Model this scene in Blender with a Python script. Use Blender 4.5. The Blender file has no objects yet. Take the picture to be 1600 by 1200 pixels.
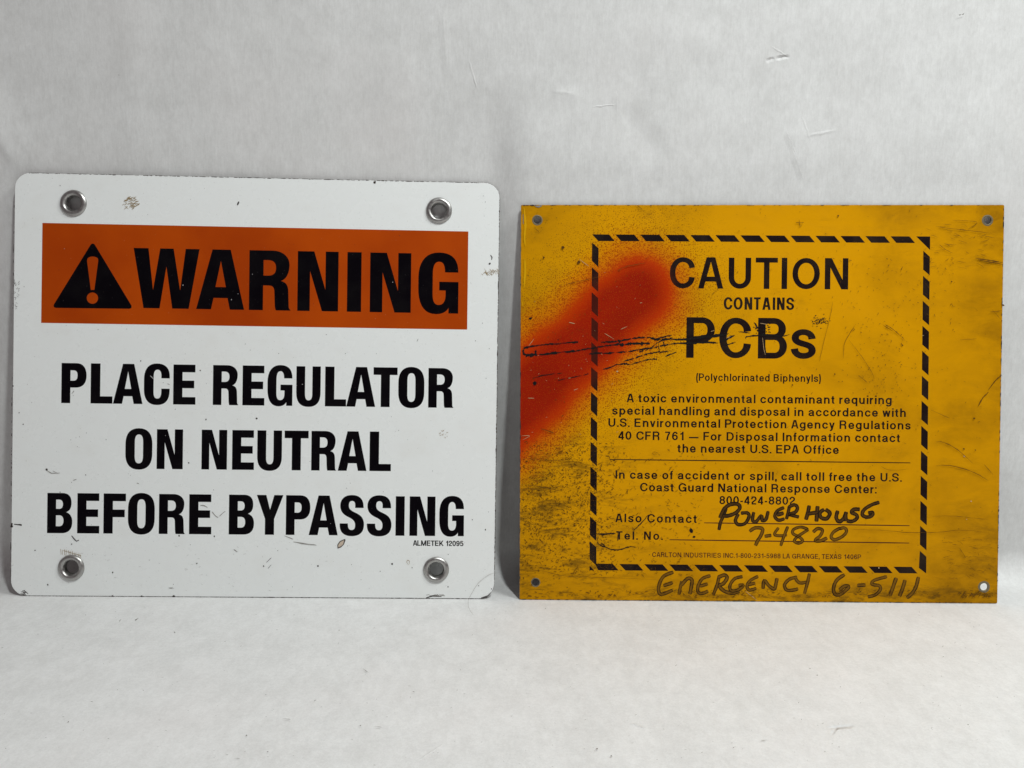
import bpy, math, random
import numpy as np
from mathutils import Vector, Matrix
from mathutils.geometry import delaunay_2d_cdt
random.seed(7); rng = np.random.default_rng(7)
scene = bpy.context.scene
COL = scene.collection

# ------------------------------------------------------------------ camera
F = 1300.0                                    # focal length in photo pixels (photo 1600 x 1200)
CH, PIT, ROLL = 0.25114, 0.1704, 0.01046
fw = Vector((0, math.cos(PIT), -math.sin(PIT))); rt0 = Vector((1, 0, 0)); up0 = rt0.cross(fw)
rt = math.cos(ROLL)*rt0 + math.sin(ROLL)*up0; up = -math.sin(ROLL)*rt0 + math.cos(ROLL)*up0
CO = Vector((0, 0, CH))
camd = bpy.data.cameras.new('camera'); camo = bpy.data.objects.new('camera', camd); COL.objects.link(camo)
camd.sensor_width = 36; camd.lens = 36*F/1600; camd.clip_start = .01; camd.clip_end = 20
mw = Matrix((rt, up, -fw)).transposed().to_4x4(); mw.translation = CO; camo.matrix_world = mw
scene.camera = camo

# ------------------------------------------------------------------ light
w = bpy.data.worlds.new('World'); scene.world = w; w.use_nodes = True
bg = w.node_tree.nodes['Background']; bg.inputs[0].default_value = (1.0, .86, .88, 1); bg.inputs[1].default_value = .15
def area(name, loc, aim, size, power, col):
    l = bpy.data.lights.new(name, 'AREA'); l.shape = 'DISK'; l.size = size; l.energy = power; l.color = col
    o = bpy.data.objects.new(name, l); COL.objects.link(o); o.location = loc
    o.rotation_euler = (Vector(aim)-Vector(loc)).to_track_quat('-Z', 'Y').to_euler(); return o
area('ceiling_lamp', (.34, -.12, 1.36), (.15, .30, 0), .09, 9.6, (.955, 1, .985))
area('side_lamp', (.62, .26, 1.05), (.15, .30, 0), .30, 5.0, (.965, 1, .98))
scene.view_settings.view_transform = 'Standard'; scene.view_settings.look = 'None'
scene.view_settings.exposure = .11; scene.view_settings.gamma = 1

# ------------------------------------------------------------------ helpers
def obj(name, verts, faces, mats, parent=None, smooth=False, kind=None, label=None, fmat=None, uv=None):
    me = bpy.data.meshes.new(name); me.from_pydata([tuple(v) for v in verts], [], faces)
    for m in (mats if isinstance(mats, (list, tuple)) else [mats]): me.materials.append(m)
    if fmat is not None: me.polygons.foreach_set('material_index', fmat)
    if smooth: me.polygons.foreach_set('use_smooth', [True]*len(me.polygons))
    if uv is not None:
        ul = me.uv_layers.new(name='UVMap'); li = np.empty(len(me.loops), int); me.loops.foreach_get('vertex_index', li)
        ul.data.foreach_set('uv', np.asarray(uv, float)[li].ravel())
    me.update()
    o = bpy.data.objects.new(name, me); COL.objects.link(o)
    if parent is not None: o.parent = parent
    if kind: o['kind'] = kind
    if label: o['label'] = label
    return o

class Frame:
    """a sign standing on the floor and leaning on the backdrop; local x right, y up, z out of its face"""
    def __init__(s, x, y, yaw, lean, wd, h, tw):
        ex = Vector((math.cos(yaw), math.sin(yaw), 0)); n = Vector((-math.sin(yaw), math.cos(yaw), 0))
        ez = math.cos(lean)*Vector((0, 0, 1)) + math.sin(lean)*n
        s.ex = math.cos(tw)*ex + math.sin(tw)*ez; s.ez = math.cos(tw)*ez - math.sin(tw)*ex
        s.o = Vector((x, y, tw*wd*-.5)); s.n = s.ex.cross(s.ez)
    def L(s, p):                              # photo pixel -> point of the sign's face (local metres)
        d = rt*(p[0]-800) + up*(600-p[1]) + fw*F
        t = (s.o-CO).dot(s.n)/d.dot(s.n); q = CO + d*t - s.o
        return (q.dot(s.ex), q.dot(s.ez))
    def root(s, name):
        e = bpy.data.objects.new(name, None); COL.objects.link(e); e.empty_display_size = .05
        m = Matrix((s.ex, s.ez, s.n)).transposed().to_4x4(); m.translation = s.o; e.matrix_world = m
        return e

def quarter(p, q, first, k=.58, n=9):
    if first == 'h': c1 = (p[0]+k*(q[0]-p[0]), p[1]); c2 = (q[0], q[1]+k*(p[1]-q[1]))
    else: c1 = (p[0], p[1]+k*(q[1]-p[1])); c2 = (q[0]+k*(p[0]-q[0]), q[1])
    return cubic(p, c1, c2, q, n)
def cubic(a, b, c, d, n=9):
    return [tuple((1-t)**3*a[i]+3*(1-t)**2*t*b[i]+3*(1-t)*t*t*c[i]+t**3*d[i] for i in (0, 1)) for t in [j/n for j in range(1, n+1)]]
def path(s, k=.58, n=9):
    tk = s.split(); pts = []; i = 0; pen = None
    while i < len(tk):
        c = tk[i]; i += 1
        if c == 'C':
            v = [float(x) for x in tk[i:i+6]]; i += 6
            pts += cubic(pts[-1], v[:2], v[2:4], v[4:6], n)
        else:
            v = (float(tk[i]), float(tk[i+1])); i += 2
            if c in 'ML': pts.append(v)
            else: pts += quarter(pts[-1], v, c, k, n)
    return pts

def inside(pts, polys):                       # even-odd
    x, y = pts[:, 0], pts[:, 1]; r = np.zeros(len(pts), bool)
    for P in polys:
        P = np.asarray(P); Q = np.roll(P, -1, 0)
        for (x0, y0), (x1, y1) in zip(P, Q):
            if y0 == y1: continue
            c = ((y0 > y) != (y1 > y)) & (x < (x1-x0)*(y-y0)/(y1-y0)+x0); r ^= c
    return r
def tri(polys, rule='evenodd'):
    V = []; E = []
    for P in polys:
        b = len(V); n = len(P); V += [Vector((p[0], p[1])) for p in P]; E += [(b+i, b+(i+1) % n) for i in range(n)]
    v, e, f, *_ = delaunay_2d_cdt(V, E, [], 0, 1e-6)
    a = np.array([(p.x, p.y) for p in v]); f = [t for t in f]
    c = np.array([a[list(t)].mean(0) for t in f])
    if rule == 'evenodd': m = inside(c, polys)
    else:
        m = np.zeros(len(c), bool)
        for P in polys: m |= inside(c, [P])
    return a, [tuple(t) for t, k in zip(f, m) if k]

# ------------------------------------------------------------------ node helpers
class NT:
    def __init__(s, name):
        s.m = bpy.data.materials.new(name); s.m.use_nodes = True; s.t = s.m.node_tree; s.b = s.t.nodes['Principled BSDF']
    def n(s, typ, **kw):
        nd = s.t.nodes.new(typ)
        for k, v in kw.items(): setattr(nd, k, v)
        return nd
    def put(s, sock, v):
        if isinstance(v, bpy.types.NodeSocket): s.t.links.new(v, sock)
        elif isinstance(v, (tuple, list)) and len(v) == 3 and sock.type == 'RGBA': sock.default_value = (*v, 1)
        else: sock.default_value = v
    def math(s, op, a, b=0, c=0, clamp=False):
        nd = s.n('ShaderNodeMath', operation=op, use_clamp=clamp); s.put(nd.inputs[0], a); s.put(nd.inputs[1], b); s.put(nd.inputs[2], c); return nd.outputs[0]
    def vm(s, op, a, b=(0, 0, 0)):
        nd = s.n('ShaderNodeVectorMath', operation=op); s.put(nd.inputs[0], a); s.put(nd.inputs[1], b); return nd
    def co(s, out='Object'): return s.n('ShaderNodeTexCoord').outputs[out]
    def mp(s, v, sc=(1, 1, 1), rot=(0, 0, 0), loc=(0, 0, 0)):
        nd = s.n('ShaderNodeMapping'); s.put(nd.inputs[0], v); nd.inputs['Scale'].default_value = sc; nd.inputs['Rotation'].default_value = rot; nd.inputs['Location'].default_value = loc; return nd.outputs[0]
    def noise(s, v, scale, detail=3, rough=.5, dist=0):
        nd = s.n('ShaderNodeTexNoise'); s.put(nd.inputs['Vector'], v); nd.inputs['Scale'].default_value = scale
        nd.inputs['Detail'].default_value = detail; nd.inputs['Roughness'].default_value = rough; nd.inputs['Distortion'].default_value = dist; return nd.outputs['Fac']
    def mr(s, v, a, b, c=0, d=1, smooth=True):
        nd = s.n('ShaderNodeMapRange', interpolation_type='SMOOTHSTEP' if smooth else 'LINEAR')
        for i, x in enumerate((v, a, b, c, d)): s.put(nd.inputs[i], x)
        return nd.outputs[0]
    def mix(s, f, a, b, mode='MIX'):
        nd = s.n('ShaderNodeMix', data_type='RGBA', blend_type=mode); s.put(nd.inputs[0], f); s.put(nd.inputs[6], a); s.put(nd.inputs[7], b); return nd.outputs[2]
    def set(s, **kw):
        for k, v in kw.items(): s.put(s.b.inputs[k.replace('_', ' ')], v)
        return s.m
    def bump(s, h, strength, dist):
        nd = s.n('ShaderNodeBump'); s.put(nd.inputs['Height'], h); nd.inputs['Strength'].default_value = strength; nd.inputs['Distance'].default_value = dist
        s.t.links.new(nd.outputs[0], s.b.inputs['Normal'])
def plain(name, col, rough=.5, **kw):
    kw.setdefault('Specular_IOR_Level', .08); k = NT(name); return k.set(Base_Color=col, Roughness=rough, **kw)

# ------------------------------------------------------------------ backdrop paper
def floor_z(x): return -.00175 + .0094*(np.sqrt(x*x+.02**2)-.02) * (np.abs(x) < .36) + .0094*.335*(np.abs(x) >= .36)
FWX = np.array([-1.1, -.36, -.2, -.01, .06, .2, .35, 1.1]); FWY = np.array([.603, .603, .606, .607, .6050, .602, .599, .597])
FWT = np.array([-1.1, -.36, -.2, -.014, .006, .03, .2, .345, 1.1]); FWTY = np.array([.6015, .6015, .6055, .6092, .6028, .6018, .5995, .5972, .597])
def wall_y(x, z=.5):                          # low down the sheet follows the signs' top edges, higher up it hangs freer
    a = sum(np.interp(x+d, FWT, FWTY) for d in (-.006, -.003, 0, .003, .006))/5
    b = sum(np.interp(x+d, FWX, FWY) for d in np.linspace(-.12, .12, 9))/9; t = np.clip((z-.295)/.075, 0, 1); t = t*t*(3-2*t)
    return a+(b-a)*t
def wpx(px, py, y=.605):                      # where the paper wall shows in the photo
    d = rt*(px-800) + up*(600-py) + fw*F; t = y/d.y; q = CO+d*t; return q.x, q.z
def fpx(px, py):
    d = rt*(px-800) + up*(600-py) + fw*F; t = -CH/d.z; q = CO+d*t; return q.x, q.y
R = .022
def build_backdrop():
    xs = np.concatenate([np.linspace(-1.1, -.42, 30, endpoint=False), np.arange(-.42, .42, .0016), np.linspace(.42, 1.1, 30)])
    fl = .583                                  # flat floor ends here (before the cove)
    ss = np.concatenate([np.linspace(-.25, .18, 30, endpoint=False), np.arange(.18, fl+R*1.571+.42, .0016), np.linspace(fl+R*1.571+.425, fl+R*1.571+.8, 30)])
    X, S = np.meshgrid(xs, ss); WY = wall_y(X, S-.60); FZ = floor_z(X)
    a = np.clip((S-fl)/R, 0, math.pi/2)
    Yc = np.minimum(S, fl) + R*np.sin(a) + (WY-(fl+R))*np.clip((S-fl)/.10, 0, 1)
    Zc = FZ*(1-np.clip((S-fl)/.1, 0, 1)) + R*(1-np.cos(a)) + np.maximum(S-fl-R*math.pi/2, 0)
    ny, nz = -np.sin(a), np.cos(a)
    H = np.zeros_like(X)
    # soft sag and waves of the hanging sheet
    for fx, fs, ph, am in ((7, 4, .3, .0009), (15, 9, 1.7, .00035), (23, -12, 4.1, .00022), (37, 31, 2.2, .00010), (-55, 42, .8, .00006), (80, 61, 2.8, .00003)):
        H += am*np.sin(fx*X+fs*S+ph)*np.sin(fs*1.3*X-fx*.8*S+2*ph)
    Zw = Zc
    def ridge(p0, p1, width, amp, asym=0., taper=.25):
        (x0, z0), (x1, z1) = wpx(*p0), wpx(*p1); dx, dz = x1-x0, z1-z0; L = math.hypot(dx, dz)
        u = ((X-x0)*dx+(Zw-z0)*dz)/L; v = (-(X-x0)*dz+(Zw-z0)*dx)/L
        e = np.clip(u/(taper*L), 0, 1)*np.clip((L-u)/(taper*L), 0, 1); e = e*e*(3-2*e)
        prof = np.exp(-(v/width)**2)
        if asym: prof = np.where(v > 0, np.exp(-(v/(width*asym))**2), prof)
        return amp*e*prof*(a > 1.5)
    H += ridge((-60, 110), (66, 315), .006, .0024, 2.2)
    H -= ridge((-20, 150), (62, 285), .006, .0006)
    H -= ridge((972, 160), (1030, 262), .010, .0011)
    H += ridge((860, 143), (910, 150), .004, .0005)
    H += ridge((1240, 190), (1262, 300), .006, .0006, 2)
    H += ridge((600, 60), (640, 260), .02, .0006)
    H += ridge((1100, 20), (1060, 250), .03, .0008)
    H += ridge((1450, 60), (1500, 300), .03, .0008)
    H += ridge((195, -40), (215, 300), .016, .0007)
    def fr(p0, p1, width, amp):
        (x0, y0), (x1, y1) = fpx(*p0), fpx(*p1); dx, dy = x1-x0, y1-y0; L = math.hypot(dx, dy)
        u = ((X-x0)*dx+(S-y0)*dy)/L; v = (-(X-x0)*dy+(S-y0)*dx)/L
        e = np.clip(u/(.3*L), 0, 1)*np.clip((L-u)/(.3*L), 0, 1)
        return amp*e*np.exp(-(v/width)**2)*(S < fl)
    H *= 1-.85*np.exp(-(((S-.60)-.285)/.028)**2)
    # the sheet lies flat just where the signs stand
    H *= 1-np.exp(-((S-.556)/.02)**2)
    V = np.stack([X, Yc+ny*H, Zc+nz*H], -1).reshape(-1, 3)
    nx, ns = len(xs), len(ss); i = np.arange(nx*ns).reshape(ns, nx)
    Q = np.stack([i[:-1, :-1], i[:-1, 1:], i[1:, 1:], i[1:, :-1]], -1).reshape(-1, 4)
    me = bpy.data.meshes.new('backdrop_paper'); me.vertices.add(len(V)); me.vertices.foreach_set('co', V.ravel())
    me.loops.add(Q.size); me.loops.foreach_set('vertex_index', Q.ravel().astype(np.int32))
    me.polygons.add(len(Q)); me.polygons.foreach_set('loop_start', np.arange(0, Q.size, 4, dtype=np.int32))
    me.polygons.foreach_set('use_smooth', np.ones(len(Q), bool)); me.update(calc_edges=True)
    k = NT('white_wrapping_paper'); c = k.co()
    m1 = k.noise(c, 38, 6, .62, .3); m2 = k.noise(k.mp(c, (1, .55, .55)), 170, 5, .7, .2); m3 = k.noise(k.mp(c, (1, 1, .12)), 900, 3, .6)
    m4 = k.noise(k.mp(c, (1, 1, .6)), 430, 4, .7)
    v = k.math('ADD', k.math('MULTIPLY', k.mr(m1, .34, .66, 0, 1), .26), k.math('MULTIPLY', k.mr(m2, .32, .68, 0, 1), .28))
    v = k.math('ADD', v, k.math('MULTIPLY', k.mr(m3, .3, .7, 0, 1), .20)); v = k.math('ADD', v, k.math('MULTIPLY', k.mr(m4, .3, .7, 0, 1), .28))
    v = k.math('ADD', v, k.math('MULTIPLY', k.math('SUBTRACT', k.noise(c, 1500, 2, .6), .5), .55))
    colr = k.mix(v, (.615, .615, .605), (.785, .79, .785))
    wm = k.noise(c, 9, 2, .5)
    colr = k.mix(k.mr(wm, .45, .8, 0, .25), colr, (.80, .76, .75))
    # sharp little creases of the sheet as fine relief (height in metres)
    hgt = k.math('MULTIPLY', k.math('ADD', m2, k.math('MULTIPLY', m3, .5)), .00007)
    wob = k.math('MULTIPLY', k.math('SUBTRACT', k.noise(c, 260, 2, .5), .5), .0016)
    def crease(p0, p1, wid, amp, floor=False, ramp=0.):
        nonlocal hgt
        if floor: A, B = [Vector((*fpx(*p), 0)) for p in (p0, p1)]; N = Vector((0, 0, 1)); msk = (1, 1, 0)
        else: A, B = [Vector((wpx(*p)[0], 0, wpx(*p)[1])) for p in (p0, p1)]; N = Vector((0, -1, 0)); msk = (1, 0, 1)
        d = B-A; L = d.length; u = d/L; q = u.cross(N)
        rel = k.vm('SUBTRACT', k.vm('MULTIPLY', c, msk).outputs[0], tuple(A)).outputs[0]
        al = k.math('DIVIDE', k.vm('DOT_PRODUCT', rel, tuple(u)).outputs['Value'], L)
        v_ = k.math('ADD', k.vm('DOT_PRODUCT', rel, tuple(q)).outputs['Value'], wob)
        e_ = k.math('MULTIPLY', k.mr(al, 0, .35), k.mr(al, 1, .65))
        if ramp: pr = k.math('MULTIPLY', k.mr(v_, -wid*.25, 0, 0, 1), k.mr(v_, wid*ramp, 0, 0, 1, smooth=False))
        else: pr = k.mr(k.math('ABSOLUTE', v_), wid, 0, 0, 1, smooth=False)
        hgt = k.math('ADD', hgt, k.math('MULTIPLY', k.math('MULTIPLY', pr, e_), amp))
    crease((922, 168), (968, 163), .0007, .00024); crease((963, 140), (965, 178), .0006, .00028, ramp=6)
    crease((860, 142), (900, 147), .0016, .00013); crease((1194, 97), (1210, 92), .0018, -.00060); crease((1208, 93), (1234, 89), .0016, -.0008)
    crease((1202, 72), (1232, 92), .0007, .00012); crease((1224, 200), (1242, 245), .0008, .00025, ramp=5); crease((1234, 232), (1254, 288), .0008, .00042, ramp=5)
    crease((1250, 215), (1308, 204), .0015, .00024); crease((1250, 180), (1262, 222), .0009, .00012); crease((732, 92), (740, 120), .0008, .00012); crease((738, 112), (746, 140), .0009, .00020)
    crease((690, 0), (700, 130), .004, .00022)
    if True:
        crease((1290, 1138), (1338, 1134), .0020, -.0010, True); crease((1298, 1150), (1310, 1132), .0012, -.0004, True); crease((982, 1123), (1014, 1134), .0010, .0005, True)
        crease((705, 1148), (640, 1190), .0007, .0002, True)
    nd = k.n('ShaderNodeBump'); k.put(nd.inputs['Height'], hgt); nd.inputs['Strength'].default_value = 1; nd.inputs['Distance'].default_value = 1
    k.t.links.new(nd.outputs[0], k.b.inputs['Normal'])
    me.materials.append(k.set(Base_Color=colr, Roughness=.62, Specular_IOR_Level=.3))
    o = bpy.data.objects.new('backdrop_paper', me); COL.objects.link(o); o['kind'] = 'structure'
    o['label'] = 'white wrapping paper sheet under and behind the two signs'
    # small dark inclusions pressed into the sheet
    Vf = []; Ff = []
    def fleck(pa, pb, wpx_, on_floor):
        pts = []
        for px, py in (pa, pb):
            if on_floor:
                x, y = fpx(px, py); pts.append(Vector((x, y, float(floor_z(np.array(x)))+.0004)))
            else:
                x, z = wpx(px, py); pts.append(Vector((x, float(wall_y(np.array(x)))-.0016, z)))
        A, B = pts; d = B-A
        nn = Vector((0, 0, 1)) if on_floor else Vector((0, -1, 0)); s_ = d.cross(nn).normalized()*wpx_*.00023
        M_ = A.lerp(B, random.uniform(.3, .7)) + s_*random.uniform(-1.2, 1.2); b = len(Vf)
        Vf.extend([A, M_-s_, B, M_+s_]); Ff.append((b, b+1, b+2, b+3))
    for a_, b_, w_ in (((211, 972), (217, 967), 2), ((186, 974), (190, 969), 1), ((272, 988), (273.5, 990), 1.6), ((350, 1002.5), (354, 1002), 1),
                       ((72, 1060), (73, 1058), 1), ((61, 1060), (62, 1061), 1.6), ((105, 1131), (108, 1128), 1.2), ((562, 1131), (563.5, 1132.5), 1.8),
                       ((385, 1147), (386.5, 1149), 1.6), ((417, 1173), (419, 1174), 1.6), ((440, 1122), (455, 1123), .8), ((584, 1133), (598, 1134), .8),
                       ((931, 1166), (934, 1168), 2), ((955, 1177), (957, 1179), 2), ((1265, 1044.5), (1266.5, 1045.5), 2), ((1276, 1056), (1278, 1055), 1.6),
                       ((851, 947.5), (853, 948.5), 1.4), ((937, 967), (938, 968), 1.2), ((1045, 998), (1047, 998.5), 1.2), ((1511, 1134), (1514, 1134.5), 1.4),
                       ((490, 1094), (495, 1092), 1), ((567, 1043), (576, 1049), .9), ((529, 983), (531, 984), 1.4), ((432, 983.5), (434, 984), 1.2),
                       ((365, 1184), (376, 1184), .8), ((141, 1098), (145, 1098), 1), ((644, 1077), (649, 1079), 1), ((1247, 1098), (1249, 1097), .8),
                       ((1188, 1156), (1200, 1155.5), .8), ((1145, 1166), (1147, 1167), 1.4), ((414, 1084.5), (416, 1085), 1.2)):
        fleck(a_, b_, w_, True)
    for _ in range(330):
        x = random.uniform(0, 1600); y = random.uniform(950, 1195); an = random.gauss(.35, .7); L = random.uniform(1.0, 5)
        fleck((x, y), (x+L*math.cos(an), y-L*.5*math.sin(an)), random.uniform(.25, .7), True)
    for a_, b_, w_ in (((1490, 27), (1495, 26.5), 1.4), ((1495, 27), (1499, 24), 1.4), ((187, 117.5), (188, 119), 1)): fleck(a_, b_, w_, False)
    obj('fibre_fleck', Vf, Ff, plain('dark_fibre', (.13, .115, .10), .8), o, kind='stuff')
    return o
build_backdrop()

# ------------------------------------------------------------------ panels and grommets
def round_poly(c, r, n=8):
    P = []; m = len(c)
    for i in range(m):
        a, b, d = Vector(c[i-1]), Vector(c[i]), Vector(c[(i+1) % m])
        if r <= 0: P.append(tuple(b)); continue
        u = (a-b).normalized(); v = (d-b).normalized(); p0 = b+u*r; p1 = b+v*r
        P += [tuple(p0)] + cubic(p0, b+u*r*.45, b+v*r*.45, p1, n)
    return P
def densify(P, step):
    o = []
    for i in range(len(P)):
        a, b = P[i], P[(i+1) % len(P)]; k = max(1, int(math.dist(a, b)/step)); o += [(a[0]+(b[0]-a[0])*j/k, a[1]+(b[1]-a[1])*j/k) for j in range(k)]
    return o
def offset(P, d):
    P = [Vector(p) for p in P]; o = []
    for i in range(len(P)):
        t1 = (P[i]-P[i-1]).normalized(); t2 = (P[(i+1) % len(P)]-P[i]).normalized(); t = (t1+t2).normalized()
        n = Vector((-t.y, t.x)); o.append(tuple(P[i]+n*d/max(.5, n.dot(Vector((-t1.y, t1.x))))))
    return o
def area2(P): return sum(P[i-1][0]*P[i][1]-P[i][0]*P[i-1][1] for i in range(len(P)))
def panel(root, outline, holes, thick, mats, cham=.00025):
    if area2(outline) < 0: outline = outline[::-1]
    inner = offset(outline, cham)
    a, f = tri([inner]+holes); n = len(a)
    V = [(x, y, 0) for x, y in a] + [(x, y, -thick) for x, y in a]; Fc = []; fm = []
    for t in f:
        t = t if area2([a[i] for i in t]) > 0 else t[::-1]
        Fc += [t, tuple(i+n for i in t[::-1])]; fm += [0, 1]
    def strip(rings, mi):
        for r0, r1 in zip(rings, rings[1:]):
            b = len(V); k = len(r0); V.extend(r0+r1)
            for i in range(k): j = (i+1) % k; Fc.append((b+i, b+k+i, b+k+j, b+j)); fm.append(mi)
    strip([[(x, y, 0) for x, y in inner], [(x, y, -cham) for x, y in outline], [(x, y, -thick+cham) for x, y in outline], [(x, y, -thick) for x, y in inner]], 1)
    for h in holes: strip([[(x, y, -thick) for x, y in h], [(x, y, 0) for x, y in h]], 1)
    return obj('panel', V, Fc, mats, root, fmat=fm)
def circle(c, r, n=32): return [(c[0]+r*math.cos(2*math.pi*i/n), c[1]+r*math.sin(2*math.pi*i/n)) for i in range(n)]
def lathe(c, prof, n=48, wob=0.):
    V = []; Fc = []; m = len(prof); ph = random.uniform(0, 6)
    for i in range(n):
        t = 2*math.pi*i/n; wv = 1+wob*math.sin(3*t+ph)+wob*.6*math.sin(7*t+2*ph)
        for r, z in prof: V.append((c[0]+r*wv*math.cos(t), c[1]+r*wv*math.sin(t), z*(1+wob*4*math.sin(5*t+ph))))
    for i in range(n):
        j = (i+1) % n
        for q in range(m-1): Fc.append((i*m+q, j*m+q, j*m+q+1, i*m+q+1))
    return V, Fc

# ------------------------------------------------------------------ letters: heavy condensed outlines
BOLD = {
'W': ['M 0 100 L 24.8 100 L 33.2 30.4 L 44.5 100 L 67 100 L 78.6 30 L 87.2 100 L 110.3 100 L 93.2 0 L 65.7 0 L 55.2 69.8 L 44.5 0 L 17.6 0'],
'A': ['M 26.3 100 L 56.8 100 L 80.3 0 L 56.3 0 L 52.3 19.1 L 28.9 19.1 L 24.8 0 L 0 0', 'M 40.6 81 L 31.9 37.3 L 49.3 37.3'],
'R': ['M 0 0 L 0 100 L 39 100 h 67.2 76.5 C 67.2 61 61 52 53 49.4 C 62 47.5 65.7 42 65.7 30 L 66.6 6 C 67 3 68.5 1.5 70 0 L 45 0 C 43.5 4 43.2 8 43 14 L 42.4 30 C 42.2 38 40 41.5 33 41.5 L 23.4 41.5 L 23.4 0', 'M 23.8 84 L 31.5 84 C 41 84 44.7 79 44.7 71 C 44.7 63 41 58 31.5 58 L 23.8 58'],
'N': ['M 0 0 L 0 100 L 27.3 100 L 46.4 36 L 46.4 100 L 67.8 100 L 67.8 0 L 41 0 L 20.6 67 L 20.6 0'],
'I': ['M 0 0 L 0 100 L 23.5 100 L 23.5 0'],
'G': ['M 66.6 69 C 66.6 92 55 102.2 34.3 102.2 C 12 102.2 0 86 0 60 L 0 42 C 0 14 10 -1.5 29.6 -1.5 C 39 -1.5 46.5 1.5 50.8 9 L 50.8 0 L 67 0 L 67 53 L 34.9 53 L 34.9 38.5 L 45.6 38.5 L 45.6 30.5 C 45.4 19.5 41.5 14 34.3 14 C 27 14 24 20 24 33 L 24 66 C 24 80 27.5 86.8 34.6 86.8 C 41 86.8 44.3 81 44.3 69'],
'P': ['M 0 0 L 0 100 L 37 100 C 54 100 62.5 88 62.5 68.6 C 62.5 50 53 39 36 39 L 22.4 39 L 22.4 0', 'M 22.4 82 L 30 82 C 37 82 40 77.5 40 69.5 C 40 61 37 56.2 30 56.2 L 22.4 56.2'],
'L': ['M 0 0 L 0 100 L 24 100 L 24 18 L 55 18 L 55 0'],
'C': ['M 64 65 L 64 71 C 63.5 91 52 102 32.5 102 C 10 102 0 87 0 62 L 0 38 C 0 13 10 -2 32.5 -2 C 52 -2 64 9 64 34 L 64 39 L 43.2 39 L 43.2 32 C 43 20 40 14 33.6 14 C 26.5 14 24 20 24 31 L 24 69 C 24 80 26.5 86.5 33.6 86.5 C 40 86.5 43.2 81 43.2 70 L 43.2 65'],
'E': ['M 0 0 L 0 100 L 55 100 L 55 81 L 23 81 L 23 60 L 52.4 60 L 52.4 41 L 23 41 L 23 18.8 L 55.8 18.8 L 55.8 0'],
'F': ['M 0 0 L 0 100 L 55 100 L 55 81 L 23 81 L 23 60 L 52.4 60 L 52.4 41 L 23 41 L 23 0'],
'U': ['M 0 100 L 22 100 L 22 32 C 22 20 24.5 14.4 31 14.4 C 37.5 14.4 40.2 20 40.2 32 L 40.2 100 L 61 100 L 61 34 C 61 9 50 -2 30.5 -2 C 11 -2 0 9 0 34'],
'T': ['M 0 100 L 60 100 L 60 81 L 41 81 L 41 0 L 18.6 0 L 18.6 81 L 0 81'],
'O': ['M 32.5 102 C 10 102 0 87 0 62 L 0 38 C 0 13 10 -2 32.5 -2 C 55 -2 65 13 65 38 L 65 62 C 65 87 55 102 32.5 102', 'M 32.5 86.3 C 25.5 86.3 22.6 80 22.6 67 L 22.6 33 C 22.6 20 25.5 13.7 32.5 13.7 C 39.5 13.7 42.6 20 42.6 33 L 42.6 67 C 42.6 80 39.5 86.3 32.5 86.3'],
'B': ['M 0 0 L 0 100 L 38 100 C 54 100 60.3 90 60.3 76 C 60.3 62 56 56 47.5 52.5 C 57.5 49 62.7 41 62.7 28 C 62.7 10 54 0 36 0', 'M 22 83.5 L 29.5 83.5 C 36 83.5 39 79 39 72 C 39 65 36 60.5 29.5 60.5 L 22 60.5', 'M 22 44.4 L 30.5 44.4 C 37.5 44.4 40.7 39 40.7 31 C 40.7 23 37.5 17.3 30.5 17.3 L 22 17.3'],
'Y': ['M 0 100 L 23.7 100 L 33.2 63 L 43.4 100 L 66 100 L 43.6 39.7 L 43.6 0 L 20.9 0 L 20.9 39.7'],
'S': ['M 59.3 69.5 L 59.3 72 C 59 92 49 102 30.5 102 C 11 102 1 91 1 75 C 1 60 9 52 22 46 C 34 40.5 38.5 35 38.5 26 C 38.5 18 36 13.5 30 13.5 C 23 13.5 20.5 18 20.5 30 L 0 30 L 0 27 C 0 8 10 -2 30 -2 C 50 -2 60.7 8 60.7 27 C 60.7 43 53 51 40 57 C 27 63 22.5 66 22.5 76 C 22.5 83 25 87 30.5 87 C 36 87 38.3 83 38.3 76 L 38.3 69.5'],
}
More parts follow.
